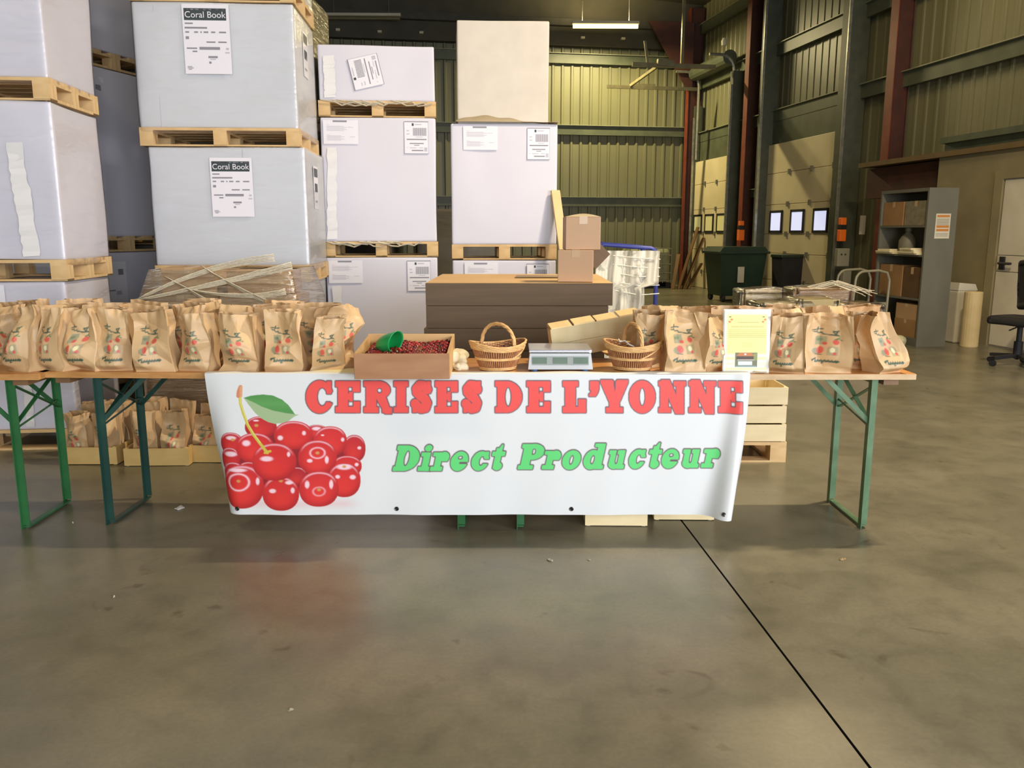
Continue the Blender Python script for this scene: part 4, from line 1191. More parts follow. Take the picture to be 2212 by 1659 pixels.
# crumpled bag over the last one
a = onz(733, 800, TZ)
me = bag_mesh(131, W=.185, Hh=.30, amp=.06, crush=.14, lean=.10, twist=.5, flare=.1)
put_bag(me, Vector((a.x+.0, 3.95, TZ)), .5, 'badly crumpled pale paper bag leaning against the cherry crate', GL, rx=.0)
frontR = [
 (1374, 1446, 803, 124, -.02, .10, 'shaded printed paper bag behind the right wicker basket', {}, .12),
 (1436, 1528, 806, 130, .0, .06, 'printed paper bag with two bright folds, right of the wicker basket', {'flare': -.05, 'pinch': .05}, 0),
 (1518, 1560, 800, 118, -.02, .5, 'narrow printed paper bag left of the yellow sign', {}, .05),
 (1650, 1738, 804, 122, .02, -.38, 'printed paper bag right of the yellow sign with its lit side panel', {}, .0),
 (1737, 1834, 804, 122, -.04, -.10, 'printed paper bag with a wide open mouth, second right of the yellow sign', {}, 0),
 (1836, 1900, 801, 120, -.16, -.55, 'shaded paper bag leaning left behind the last one', {}, .10),
 (1888, 1957, 806, 126, -.26, .40, 'rightmost printed paper bag leaning left at the table end', {}, 0),
]
for k, (x0, x1, yb, hp, ln, yaw, lab, kw, dy) in enumerate(frontR):
    a = onz((x0+x1)/2, yb, TZ); s = 3.9/FPX
    W = (x1-x0)*s
    if abs(yaw) > .3: W = W/(math.cos(yaw)+.5*abs(math.sin(yaw)))
    W = max(.13, W); a.y = 3.83+dy; kw = dict(kw, tint=(.94+.1*((k*3) % 5)/4))
    if k in (1, 4): kw['vfold'] = .16
    if k in (3,): kw['vfold'] = .03
    me = bag_mesh(200+k, W=W, Hh=hp*s*1.0, D_=.10, lean=ln, amp=.05, **kw)
    put_bag(me, a, yaw, lab, GR)
# second and third rows: copies of a few sheets, each turned
back_me = [bag_mesh(300+k, W=.19, Hh=.30, D_=.11, amp=.06, dens=.6, lean=.05*((k % 3)-1)) for k in range(5)]
rowL = [(20, .20), (105, .17), (165, .21), (243, .18), (325, .20), (408, .18), (500, .19), (590, .21), (690, .20)]
nmL = ['leftmost', 'second', 'third', 'fourth', 'fifth', 'sixth', 'seventh', 'eighth', 'rightmost']
rb = random.Random(3)
for k, (px, dy) in enumerate(rowL):
    y = 3.86+dy; a = ony(px, 800, y)
    put_bag(back_me[k % 5], Vector((a.x, y, TZ)), rb.uniform(-.5, .5), nmL[k]+' paper bag of the second row on the left tables', 'paper bags in the second row on the left tables').scale = (1, 1, .97)
for k, (px, dy) in enumerate(((60, .32), (190, .33), (325, .31), (455, .33), (610, .32))):
    y = 3.87+dy; a = ony(px, 800, y)
    put_bag(back_me[(k+2) % 5], Vector((a.x, y, TZ)), rb.uniform(-.3, .3), ('leftmost', 'second', 'middle', 'fourth', 'rightmost')[k]+' paper bag of the rearmost row on the left tables', 'paper bags in the rearmost row on the left tables')
for k, (px, dy, lab) in enumerate(((1430, .27, 'rear paper bag whose pale mouth stands above the two bright folds'), (1500, .20, 'rear paper bag between the bright folded bag and the narrow bag'), (1578, .16, 'rear paper bag directly behind the left half of the yellow sign'), (1632, .22, 'rear paper bag peeking above the yellow sign'), (1705, .24, 'rear paper bag behind the bag with the lit side panel'), (1790, .25, 'rear paper bag standing highest behind the wide open one'), (1850, .28, 'rear paper bag behind the leaning shaded one'))):
    y = 3.86+dy; a = ony(px, 800, y)
    put_bag(back_me[(k+1) % 5], Vector((a.x, y, TZ)), rb.uniform(-.4, .4), lab, 'paper bags in the rear row on the right table').scale = (1, 1, .93)

# ------------------------------------------------------------------ cherry crate, scoop, cherries
M_cr = mat('crate_brown', (156, 110, 74), (172, 126, 88), scale=4, rough=.6, stretch=(1, 1, 4))
M_crp = mat('crate_rim', (196, 156, 100), (208, 168, 112), scale=5, rough=.6)
cy0 = 3.655; xa = ony(765, 800, cy0).x; xb = ony(971, 800, cy0).x; Wc = xb-xa; Hc = .115; Dc = .41
t = thing('wooden_crate', 'brown wooden crate full of cherries overhanging the banner', 'crate', Vector(((xa+xb)/2, cy0, TZ+.001)), .01)
cr_o = t
g = MB(); g.box(-Wc/2, Wc/2, 0, .012, 0, Hc); part('front_board', g, M_cr, t, bev=.002)
g = MB(); g.box(-Wc/2, Wc/2, Dc-.012, Dc, 0, Hc+.04); part('rear_board', g, M_crp, t, bev=.002)
for s in (-1, 1):
    g = MB(); x = s*(Wc/2-.006); g.prism([(0, 0), (1, 0), (1, 1), (0, 1)], 0, 1) if False else None
    x0, x1 = x-.006, x+.006
    for q in ([(x0, .012, 0), (x0, Dc-.012, 0), (x0, Dc-.012, Hc+.03), (x0, .012, Hc)], [(x1, .012, 0), (x1, Dc-.012, 0), (x1, Dc-.012, Hc+.03), (x1, .012, Hc)],
              [(x0, .012, Hc), (x0, Dc-.012, Hc+.03), (x1, Dc-.012, Hc+.03), (x1, .012, Hc)], [(x0, .012, 0), (x1, .012, 0), (x1, .012, Hc), (x0, .012, Hc)], [(x0, Dc-.012, 0), (x1, Dc-.012, 0), (x1, Dc-.012, Hc+.03), (x0, Dc-.012, Hc+.03)]):
        g.face(q)
    part('side_board', g, M_crp, t)
g = MB(); g.box(-Wc/2+.012, Wc/2-.012, .012, Dc-.012, 0.0, .008); part('bottom_board', g, M_cr, t)
g = MB()
for x, z in ((-.13, .016), (.03, .018), (.19, .02), (.185, .1)): g.lathe([(0, 0), (.004, 0), (.004, .002), (0, .002)], 8)
M_ch = mat('cherry_skin', (92, 14, 22), (142, 26, 32), scale=30, rough=.22)
M_chb = mat('cherry_skin_bright', (150, 30, 34), (176, 50, 48), scale=30, rough=.22)
M_stem = mat('cherry_stem', (124, 120, 60), rough=.6)
def cherry_mesh(mt, R=.0132):
    g = MB(); n = 10
    prof = [(R*math.sin(a)*(1.0), -R*math.cos(a)*.93-(.0 if a < 2.6 else (a-2.6)*R*.5)) for a in np.linspace(0, math.pi, 8)]
    g.lathe(prof, n); return mesh('cherry', g, mt, True)
CM = [cherry_mesh(M_ch), cherry_mesh(M_chb), cherry_mesh(mat('cherry_skin_dark', (60, 12, 18), (84, 16, 24), rough=.25))]
gs = MB(); gs.tube([(0, 0, .009), (.004, 0, .02), (.014, .004, .034)], .0008, 4); STEM = mesh('stem', gs, M_stem)
rc_ = random.Random(5); ncount = 0
CX, CY = cr_o.location.x, cr_o.location.y
fill_top = Hc-.03
nx_, ny_ = 16, 14
for j in range(ny_):
    for i in range(nx_):
        fx = (i+.5*(j % 2)+.5)/(nx_+.5); fy = (j+.5)/ny_
        x = -Wc/2+.026+fx*(Wc-.052); y = .026+fy*(Dc-.052)
        zz_ = fill_top+.030*fy+.006*math.sin(x*23+y*9)+.004*rc_.random()
        o = link('cherry', CM[rc_.choice((0, 0, 0, 1, 1, 2))], None, (CX+x+rc_.uniform(-.002, .002), CY+y+rc_.uniform(-.002, .002), TZ+zz_), (rc_.uniform(-1.2, 1.2), rc_.uniform(-1.2, 1.2), rc_.random()*6))
        setc(o, 'dark red cherry lying in the heap of the brown crate', 'cherry', 'cherries heaped in the brown crate')
        if j < 8 and rc_.random() < .3: link('stem', STEM, o)
# bed of cherries beneath the top layer
g = MB(); 
for j in range(12):
    for i in range(14):
        x = CX-Wc/2+.03+(Wc-.06)*i/13; y = CY+.03+(Dc-.06)*j/11; z = TZ+fill_top-.020+.030*j/11
        R = .015
        g.lathe([(0, z-R), (R*.8, z-R*.6), (R, z), (R*.8, z+R*.6), (0, z+R)], 6, c=(x, y))
o = part('cherry_bed', g, M_ch, smooth=True); setc(o, 'lower layer of cherries filling the brown crate', 'cherries', None, 'stuff')
g = MB(); g.box(CX-Wc/2+.014, CX+Wc/2-.014, CY+.014, CY+Dc-.014, TZ+.009, TZ+fill_top-.03)
o2 = part('cherry_fill', g, M_ch); setc(o2, 'dense mass of cherries at the bottom of the brown crate', 'cherries', None, 'stuff')
# green scoop
M_sc = mat('green_plastic', (24, 150, 74), (30, 162, 84), rough=.3)
sp = ony(836, 742, 3.86)
t = thing('plastic_scoop', 'bright green plastic scoop lying on the cherries', 'scoop', Vector((sp.x, 3.85, TZ+fill_top+.052)), 0)
g = MB(); n = 28; rows = []
for k in range(13):
    s = k/12; R = .042*math.sqrt(max(0, 1-(1-min(1, s*1.5))**2))+.004*s
    row = []
    for j in range(n):
        a_ = 2*math.pi*j/n; xe = .062+.024*math.cos(a_)
        row.append((-.062+s*(xe+.062), R*1.05*math.sin(a_), R*math.cos(a_)))
    rows.append(row)
for A_, B_ in zip(rows[:-1], rows[1:]):
    for j in range(n): g.face([A_[j], A_[(j+1) % n], B_[(j+1) % n], B_[j]])
o = part('scoop_bowl', g, M_sc, t, rot=(0, -.22, -.62), smooth=True)
bm = bmesh.new(); bm.from_mesh(o.data); bmesh.ops.remove_doubles(bm, verts=bm.verts, dist=1e-5); bm.to_mesh(o.data); bm.free()
o.modifiers.new('s', 'SOLIDIFY').thickness = .002
g = MB(); g.tube([(-.058, 0, .0), (-.08, .01, -.012), (-.10, .02, -.02)], [.011, .009, .010], 10); part('scoop_handle', g, M_sc, t, rot=(0, -.2, -.62), smooth=True)
# ------------------------------------------------------------------ wicker baskets
M_wk = mat('wicker_pale', (214, 170, 108), (228, 188, 128), scale=40, rough=.55)
M_wd = mat('wicker_brown', (162, 106, 64), (186, 130, 84), scale=50, rough=.6)
M_wr = mat('wicker_rim', (206, 158, 96), (224, 180, 120), scale=40, rough=.55)
def basket(px, pyb, label, yaw, hz=.235):
    a = onz(px, pyb, TZ); a.y = max(a.y, 3.84)+.09; 
    t = thing('wicker_basket', label, 'basket', Vector((a.x, a.y, TZ+.004)), yaw)
    Hb = .125; rx0, ry0, rx1, ry1 = .082, .066, .133, .105
    def P_(th, s, k=1.0):
        e = s**.9; sag = .012*math.cos(2*th)*s*s
        return Vector(((rx0+(rx1-rx0)*e)*k*math.cos(th), (ry0+(ry1-ry0)*e)*k*math.sin(th), s*(Hb+sag)))
    # woven wall
    n = 64; rows = [[P_(2*math.pi*j/n, s, .985) for j in range(n)] for s in np.linspace(0, 1, 6)]
    g = MB()
    for A_, B_ in zip(rows[:-1], rows[1:]):
        for j in range(n): g.face([A_[j], A_[(j+1) % n], B_[(j+1) % n], B_[j]])
    g.face(rows[0])
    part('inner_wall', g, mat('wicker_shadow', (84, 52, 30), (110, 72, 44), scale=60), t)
    g = MB()
    for j in range(n):
        th = 2*math.pi*(j+.5)/n; g.tube([P_(th, s, 1.0) for s in np.linspace(0, 1, 6)], .0034, 5)
    q = part('upright_rods', g, M_wd, t, kind='stuff')
    def ring(name, s0, r, mt, wave=0, k=1.02, th0=0, th1=2*math.pi, ds=0.0, nn=72):
        g = MB(); full = abs(th1-th0-2*math.pi) < 1e-6
        pts = []
        for j in range(nn):
            f = j/(nn if full else nn-1); th = th0+(th1-th0)*f
            pts.append(P_(th, s0+ds*f, k+wave*math.sin(j*math.pi/2)))
        g.tube(pts, r, 6, closed=full); part(name, g, mt, t, smooth=True)
    ring('base_band', .03, .0045, M_wk); ring('base_band', .09, .0035, M_wk, .01)
    ring('middle_band', .42, .0042, M_wk, .008); ring('middle_band', .47, .0036, M_wk, -.008)
    for s, w_ in ((.80, .01), (.86, -.01), (.915, .01), (.965, -.01), (1.0, .012)):
        ring('rim_band', s, .0052, M_wr if w_ > 0 else M_wk, w_, 1.03)
    ring('slanting_withe', .40, .0042, M_wk, .004, 1.045, -math.pi*.42, -math.pi*.06, .45, 24)
    # handle
    g = MB(); c = []
    hr = hz-Hb
    for k in range(26):
        a_ = math.pi*k/25
        c.append(Vector((.0, -(ry1-.004)*math.cos(a_)*(1-.0), Hb-.02+(hr)*math.sin(a_)**.8)))
    rot = Matrix.Rotation(.55, 3, 'Z')
    c = [rot @ q_ for q_ in c]
    for ph in (0, 2.1, 4.2):
        pts = [q_+Vector((.0045*math.cos(ph+k*.9), .0, .0045*math.sin(ph+k*.9))) for k, q_ in enumerate(c)]
        g.tube(pts, .0058, 6)
    part('handle', g, M_wr, t, smooth=True)
    return t, a
b1, p1 = basket(1075, 806, 'wicker basket with dark cherries, left of the scale', .35)
b2, p2 = basket(1374, 808, 'wicker basket with a bent white wire, right of the scale', -.25)
r = random.Random(8)
for k in range(26):
    a_ = r.random()*6.28; q = math.sqrt(r.random())*.072
    o = link('cherry', CM[2 if k % 3 else 0], None, b1.location+Vector((q*math.cos(a_)*1.15, q*math.sin(a_)*.9, .088+.012*r.random())))
    setc(o, 'dark cherry inside the left wicker basket', 'cherry', 'cherries in the left wicker basket')
for b, lab in ((b1, 'left'), (b2, 'right')):
    g = MB(); g.lathe([(0, .006), (.078, .006), (.112, .084), (0, .088)], 24, sy=.8)
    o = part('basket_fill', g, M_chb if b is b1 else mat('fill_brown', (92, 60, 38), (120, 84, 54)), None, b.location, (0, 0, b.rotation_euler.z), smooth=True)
    setc(o, ('dark cherries filling the left wicker basket' if b is b1 else 'brown shaded filling inside the right wicker basket'), 'cherries' if b is b1 else 'filling', None, 'stuff')
t = thing('bent_wire', 'bent white plastic wire sticking out of the right wicker basket', 'wire', b2.location+Vector((0, 0, .09)), 0)
g = MB(); g.tube([(-.07, -.01, .055), (-.062, -.01, .04), (-.04, -.02, .048), (-.02, -.03, .03), (0, -.03, .022), (.01, -.02, .0)], .004, 6); part('wire', g, mat('grey_white_plastic', (200, 196, 186), rough=.4), t, smooth=True)

# ------------------------------------------------------------------ scale
M_sb = mat('scale_body', (186, 190, 192), (194, 198, 200), rough=.4)
M_steel = mat('steel_plate', (206, 206, 214), (212, 212, 220), rough=.28, metal=.8)
a = onz(1211, 800, TZ); ys = 3.855
x0 = ony(1141, 790, ys).x; x1 = ony(1281, 790, ys).x; Ws = x1-x0
t = thing('counter_scale', 'grey shop scale with a steel platter and three display windows', 'scale', Vector(((x0+x1)/2, ys, TZ)), 0)
g = MB()
h1 = .012; h2 = .085
A_ = [(-Ws/2, 0, h1), (Ws/2, 0, h1), (Ws/2-.006, .28, h1), (-Ws/2+.006, .28, h1)]
B_ = [(-Ws/2+.008, .022, h2), (Ws/2-.008, .022, h2), (Ws/2-.014, .27, h2), (-Ws/2+.014, .27, h2)]
g.face(A_[::-1]); g.face(B_)
for i in range(4): g.face([A_[i], A_[(i+1) % 4], B_[(i+1) % 4], B_[i]])
part('housing', g, M_sb, t, bev=.006)
dirv = math.atan2(.022, h2-h1)
fp = part('display_panel', MB().box(-Ws/2+.02, Ws/2-.02, -.002, .001, -.021, .021), mat('panel_grey', (142, 150, 146), rough=.3), t, loc=(0, .0105, .052), rot=(-dirv, 0, 0))
for k in range(3):
    xx = (-.34+.335*k)*Ws*.95
    f_ = part('display_window', MB().box(xx-.034 if k else xx-.034, xx+.034, -.004, -.002, -.015, .015), mat('lcd_green', (92, 112, 100), (106, 124, 110), rough=.15), fp)
g = MB(); g.box(-Ws/2+.03, Ws/2-.03, .04, .25, h2, h2+.012); part('platter_support', g, M_black, t)
g = MB(); g.box(-Ws/2+.004, Ws/2-.004, .026, .262, h2+.012, h2+.017); g.box(-Ws/2+.004, Ws/2-.004, .026, .030, h2+.004, h2+.012)
part('platter', g, M_steel, t, bev=.002)
g = MB(); g.tube([(Ws/2-.012, .024, h2+.008), (Ws/2-.012, .034, h2+.008)], .006, 10); part('knob', g, M_steel, t)
for x in (-Ws/2+.03, Ws/2-.035):
    for y in (.025, .24):
        g = MB(); g.lathe([(0, 0), (.014, 0), (.016, .012), (0, .014)], 14, c=(x, y)); part('foot', g, mat('blue_foot', (62, 104, 150), rough=.4), t)

# ------------------------------------------------------------------ leaning fruit crate behind the scale
M_pop = mat('poplar_shaded', (190, 172, 128), (200, 184, 142), scale=4, rough=.7, stretch=(4, 1, 1))  # poplar darkened: shade on the leaning bottom slats put into colour
M_popb = mat('poplar_lit', (226, 196, 138), (236, 208, 152), scale=4, rough=.7, stretch=(4, 1, 1))  # poplar lightened: light on the upper planks put into colour
pa = ony(1196, 735, 4.22); 
t = thing('fruit_crate', 'empty pale poplar crate leaning on its side behind the scale', 'crate', Vector((pa.x, 4.16, TZ+.012)), -.10, rot=(.16, -.16, .12))
LW = .48; LH = .16; LD = .10
for z0, z1 in ((.0, .078), (.080, LH)):
    g = MB(); g.box(0, LW-.02, 0, .005, z0, z1); part('bottom_slat', g, M_pop, t)
for k in range(4):
    g = MB(); g.box(.005+.118*k, .118*k+.112, 0, LD, LH, LH+.005+.003*(k % 2)); part('side_slat', g, M_popb, t)
for z in (0, LH-.014):
    for x in (0, LW-.016):
        g = MB(); g.box(x, x+.014, .005, LD, z, z+.014); part('corner_post', g, M_popb, t)
g = MB(); g.box(0, .005, .005, LD, 0, LH); part('end_board', g, M_popb, t)
g = MB(); g.box(LW-.02, LW-.015, .005, LD, 0, LH); part('end_board', g, M_popb, t)
# kraft sheet pouring out between scale and basket
t = thing('kraft_sheet', 'folded kraft paper lying between the scale and the right basket', 'paper', onz(1318, 778, TZ), 0)
xs = np.linspace(-.09, .09, 20); ysv = np.linspace(0, .18, 14); Pk = np.zeros((14, 20, 3)); Pk[..., 0] = xs; Pk[..., 1] = ysv[:, None]
Pk[..., 2] = .012+.04*np.exp(-((xs[None, :]+.06)/.05)**2)+.03*ysv[:, None]/.18+.008*np.sin(xs[None, :]*60+ysv[:, None]*30)
link('paper_sheet', grid_mesh('paper_sheet', Pk, mat('kraft_bright', (220, 178, 112), (228, 188, 124))), t)
# crumpled cream paper beside the crate
a = onz(992, 783, TZ)
o = link('crumpled_paper', softbox('crumpled_paper', .085, .07, .06, mat('cream_tissue', (226, 214, 176), (234, 222, 188), rough=.6), 21, .045, .025, n=26, smooth=False), None, Vector((a.x+.005, 4.02, TZ+.004)), (0, 0, .4))
setc(o, 'crumpled ball of cream paper between the crate and the left basket', 'paper')
o = link('crumpled_paper', softbox('crumpled_paper', .07, .05, .025, mat('cream_tissue', (226, 214, 176)), 22, .03, .015, n=20, smooth=False), None, Vector((a.x-.01, 3.93, TZ+.003)), (0, 0, -.2))
setc(o, 'flat crumpled cream paper lying before the paper ball', 'paper')

# ------------------------------------------------------------------ yellow laminated sign
def rgb(*c): return nlin(c)
def sign_colors(u, v):
    """u 0..1 from left, v 0..1 from top"""
    col = np.empty(u.shape+(3,)); col[:] = nlin((222, 222, 210))
    def put(m, c, a=1.0):
        m = (m*a)[..., None]; np.copyto(col, col*(1-m)+nlin(c)*m)
    def bx(x0, x1, y0, y1, e=.004): return sstep(x0-e, x0+e, u)*(1-sstep(x1-e, x1+e, u))*sstep(y0-e, y0+e, v)*(1-sstep(y1-e, y1+e, v))
    put(bx(.06, .93, .07, .70, .02), (242, 234, 152)); put(bx(.05, .95, .75, .79, .01), (242, 234, 150), .8); put(bx(.05, .95, .92, .955, .008), (242, 234, 160), .8); put(bx(.06, .94, .84, .87, .015), (242, 234, 160), .4)
    for cx in (0, .73):
        d = np.hypot((u-.12-cx)/.035, (v-.107)/.008); put(1-sstep(.6, 1.2, d), (70, 74, 50))
        for (a_, b_) in ((.155, .15), (.11, .185)):
            d = np.hypot((u-a_-cx)/.032, (v-b_)/.017); put(1-sstep(.6, 1.2, d), (226, 130, 90))
    def ln(x0, x1, y, h, a, s):
        n = .55+.45*np.sin(u*(210+s*7)+s)*np.sin(u*93+s*3); put(bx(x0, x1, y-h, y+h, .003)*np.clip(n+.25, 0, 1), (104, 100, 58), a)
    ln(.28, .76, .195, .006, .75, 1); ln(.14, .86, .262, .006, .7, 2)
    for k in range(5): ln(.09, .91, .315+.028*k, .005, .6, 3+k)
    for k in range(3): ln(.36+.03*k, .70-.03*k, .525+.027*k, .004, .45, 9+k)
    # little photograph of a market stall
    m = bx(.25, .74, .675, .905); put(m, (120, 122, 96))
    roof = sstep(.675, .68, v)*(1-sstep(.725, .735, v))*(np.abs(u-.475) < .12+(v-.675)*1.6); put(roof*1.0, (196, 124, 82))
    put(bx(.455, .495, .69, .715), (232, 226, 214)); put(bx(.28, .70, .735, .79), (88, 76, 66)); put(bx(.30, .68, .785, .80, .006), (210, 200, 190), .8)
    put(bx(.32, .63, .815, .875), (214, 226, 238)); put(bx(.27, .72, .885, .9), (130, 160, 160)); put(bx(.66, .73, .69, .80), (150, 160, 96), .8)
    return col
M_sign = mat('sign_print', (0, 0, 0), rough=.45, attr='Col', spec=.25)
pz0 = onz(1611, 808, TZ); ysn = 3.835
WSn, HSn = .213, .293
t = thing('sign_sheet', 'laminated yellow sign with small cherries and a photograph, leaning on the bags', 'sign', Vector((ony(1611, 800, ysn).x, ysn, TZ)), 0)
NU, NV = 110, 150
uu, vv = np.meshgrid(np.linspace(0, 1, NU), np.linspace(0, 1, NV))
Ps = np.stack([(uu-.5)*WSn, .004*np.sin(uu*3.1)*-1, (1-vv)*HSn], -1)
link('printed_face', grid_mesh('printed_face', Ps, M_sign, sign_colors(uu, vv)), t, (0, -.0016, 0), (-.07, 0, 0))
g = MB(); g.box(-WSn/2-.003, WSn/2+.003, .002, .0045, -.0, HSn+.004); part('laminate_backing', g, mat('clear_edge', (222, 222, 212), rough=.2), t, rot=(-.07, 0, 0))

# ------------------------------------------------------------------ banner
S3 = 3                                        # raster: 3 samples per photograph pixel
BX0, BY0, BW, BH = 430, 800, 1200, 330
H_, W_ = BH*S3, BW*S3
img = np.empty((H_, W_, 3), np.float32); img[:] = nlin((220, 222, 220))
YY, XX = np.mgrid[0:H_, 0:W_].astype(np.float32)
XX = BX0+XX/S3; YY = BY0+YY/S3
def win(x0, x1, y0, y1):
    a = int(max(0, (x0-BX0)*S3)); b = int(min(W_, (x1-BX0)*S3)); c = int(max(0, (y0-BY0)*S3)); d = int(min(H_, (y1-BY0)*S3))
    return slice(c, d), slice(a, b)
def blend(sl, m, c):
    m = m[..., None].astype(np.float32); img[sl] = img[sl]*(1-m)+np.asarray(nlin(c), np.float32)*m
# --- cherries of the printed picture (px offsets of the photograph)
def cp(x, y): return 420+x/4.609, 790+y/4.609
# soft pink ground shadow
sl = win(480, 800, 1040, 1110)
d = np.exp(-((YY[sl]-1088)/9)**2)*sstep(500, 540, XX[sl])*(1-sstep(740, 790, XX[sl])); blend(sl, d*.35, (226, 150, 150))
def pcherry(cx, cy, rx, ry, tone=0, hl=(), pit=None, ring=None):
    cx, cy = cp(cx, cy); rx *= 1.07/4.609; ry *= 1.09/4.609
    sl = win(cx-rx-3, cx+rx+3, cy-ry-3, cy+ry+3)
    X, Y_ = XX[sl], YY[sl]; q = np.hypot((X-cx)/rx, (Y_-cy)/ry)
    q = np.power((np.abs(X-cx)/rx)**2.2+(np.abs(Y_-cy)/ry)**2.2, 1/2.2)
    m = 1-sstep(.985, 1.02, q)
    dark = (150-14*tone, 34, 40); mid = (208-16*tone, 52-4*tone, 52)
    blend(sl, m, mid)
    blend(sl, m*sstep(.55, 1.0, q)*.7*(.35+.65*sstep(-.4, .9, (Y_-cy)/ry)), dark)
    blend(sl, m*np.exp(-(((X-cx)/rx+.1)**2+((Y_-cy)/ry-.35)**2)*3)*.45, (232, 66, 56))
    # pale upper rim light
    blend(sl, m*np.exp(-((q-.90)/.045)**2)*sstep(.25, .85, -(Y_-cy)/ry)*.75, (240, 190, 200))
    for hx, hy, hrx, hry in hl:
        hx = cx+hx*rx; hy = cy+hy*ry
        dd = np.hypot((X-hx)/(hrx*rx), (Y_-hy)/(hry*ry)); blend(sl, m*(1-sstep(.5, 1.1, dd))*.9, (244, 214, 222))
    if ring:
        hx, hy, rr_, a_ = ring; hx = cx+hx*rx; hy = cy+hy*ry; dd = np.hypot((X-hx)/rx, (Y_-hy)/ry*1.25)
        blend(sl, m*np.exp(-((dd-rr_)/.05)**2)*a_, (246, 200, 208))
    if pit:
        hx, hy = cx+pit[0]*rx, cy+pit[1]*ry; dd = np.hypot((X-hx)/5.0, (Y_-hy)/3.6); blend(sl, m*(1-sstep(.5, 1.2, dd)), (206, 150, 84))
H1 = ((-.3, -.05, .16, .14), (.55, -.35, .10, .12))
# dark gaps first
sl = win(480, 790, 900, 1100)
for cx_, cy_, rx_, ry_ in ((610, 995, 115, 78), (540, 1010, 62, 70), (715, 1000, 62, 62)):
    d = 1-sstep(.85, 1.0, np.hypot((XX[sl]-cx_)/rx_, (YY[sl]-cy_)/ry_)); blend(sl, d, (140, 40, 46))
pcherry(1215, 650, 100, 58, 1, ((0, -.4, .5, .35),))
pcherry(1590, 825, 105, 125, 1, ((.45, -.05, .2, .14),))
pcherry(360, 775, 115, 100, 1, ((-.2, .6, .4, .16), (.0, -.5, .5, .22)), pit=(.15, -.35))
pcherry(660, 610, 148, 98, 1, ((-.3, -.6, .22, .1),), pit=(-.28, -.15))
pcherry(345, 935, 100, 110, 1, ((.1, -.45, .75, .25), (-.2, .55, .38, .22)))
pcherry(380, 1080, 110, 110, 1)
pcherry(985, 690, 180, 128, 0, ((-.68, .2, .17, .2), (.55, -.15, .12, .18)))
pcherry(1350, 750, 155, 135, 0, ((.75, -.1, .12, .16), (-.45, -.4, .12, .06)))
pcherry(600, 815, 175, 135, 0, ((-.45, -.3, .26, .24),))
pcherry(540, 1060, 110, 95, 1)
pcherry(1020, 1095, 95, 80, 2)
pcherry(1520, 1000, 135, 95, 0, ((.65, -.15, .16, .2),))
pcherry(1225, 910, 178, 158, 0, ((-.4, .2, .17, .13), (.48, .15, .12, .26)), pit=(0, -.25), ring=(0, -.25, .38, .8))
pcherry(1490, 1140, 152, 155, 0, ((-.4, -.2, .17, .13), (.52, -.18, .22, .16), (0, -.78, .55, .2)), pit=(0, -.8))
pcherry(470, 1205, 205, 200, 0, ((.72, -.25, .1, .2), (-.2, -.75, .5, .1)), pit=(-.15, -.25), ring=(-.15, -.2, .48, .95))
pcherry(1240, 1225, 182, 162, 0, ((-.6, -.25, .14, .26), (.62, -.25, .12, .3)), pit=(0, .05), ring=(0, .15, .3, .5))
pcherry(860, 1272, 172, 156, 0, ((-.45, -.15, .22, .15), (.65, -.2, .13, .2), (.45, -.65, .25, .13)), pit=(0, -.75))
pcherry(795, 955, 205, 172, 0, ((-.35, -.15, .34, .16), (.65, -.4, .09, .16)))
# leaf, stem, bud
def poly(pts):
    xs_ = [cp(*p)[0] for p in pts]; ys_ = [cp(*p)[1] for p in pts]
    sl = win(min(xs_)-2, max(xs_)+2, min(ys_)-2, max(ys_)+2); X, Y_ = XX[sl], YY[sl]; ins = np.zeros(X.shape, bool); n = len(xs_); j = n-1
    for i in range(n):
        c = ((ys_[i] > Y_) != (ys_[j] > Y_)) & (X < (xs_[j]-xs_[i])*(Y_-ys_[i])/(ys_[j]-ys_[i]+1e-9)+xs_[i]); ins ^= c; j = i
    return sl, ins.astype(np.float32)
sl, m = poly([(488, 318), (560, 298), (680, 284), (780, 296), (870, 335), (935, 390), (975, 445), (1000, 482), (1042, 484), (990, 508), (940, 548), (880, 570), (800, 578), (730, 560), (660, 520), (600, 465), (540, 390)]); blend(sl, m, (150, 176, 128))
vein = .5+.5*np.sin((XX[sl]*.8+YY[sl]*1.1)*1.6); blend(sl, m*vein*.35, (196, 210, 178))
sl, m = poly([(488, 318), (560, 298), (680, 284), (780, 296), (870, 335), (935, 390), (975, 445), (1000, 482), (900, 470), (780, 445), (680, 410), (580, 360)]); blend(sl, m, (84, 146, 78))
blend(sl, m*np.exp(-((YY[sl]-872)/9)**2)*.4, (110, 166, 96))
def pline(pts, w, c):
    P_ = [cp(*p) for p in pts]; sl = win(min(p[0] for p in P_)-6, max(p[0] for p in P_)+6, min(p[1] for p in P_)-6, max(p[1] for p in P_)+6)
    d = seg_d(XX[sl].astype(float), YY[sl].astype(float), P_); blend(sl, 1-sstep(w*.5-.4, w*.5+.4, d), c)
pline([(450, 300), (458, 380), (485, 470), (530, 590), (590, 690), (650, 770), (700, 835), (725, 868)], 6.2, (196, 184, 72))
pline([(452, 310), (462, 380), (492, 470), (536, 585), (598, 688), (655, 765)], 2.0, (222, 214, 116))
pline([(700, 868), (728, 856), (755, 850)], 5, (206, 180, 74))
pline([(458, 212), (440, 260), (436, 300)], 9, (206, 136, 96)); pline([(464, 214), (462, 300)], 6, (220, 160, 120))
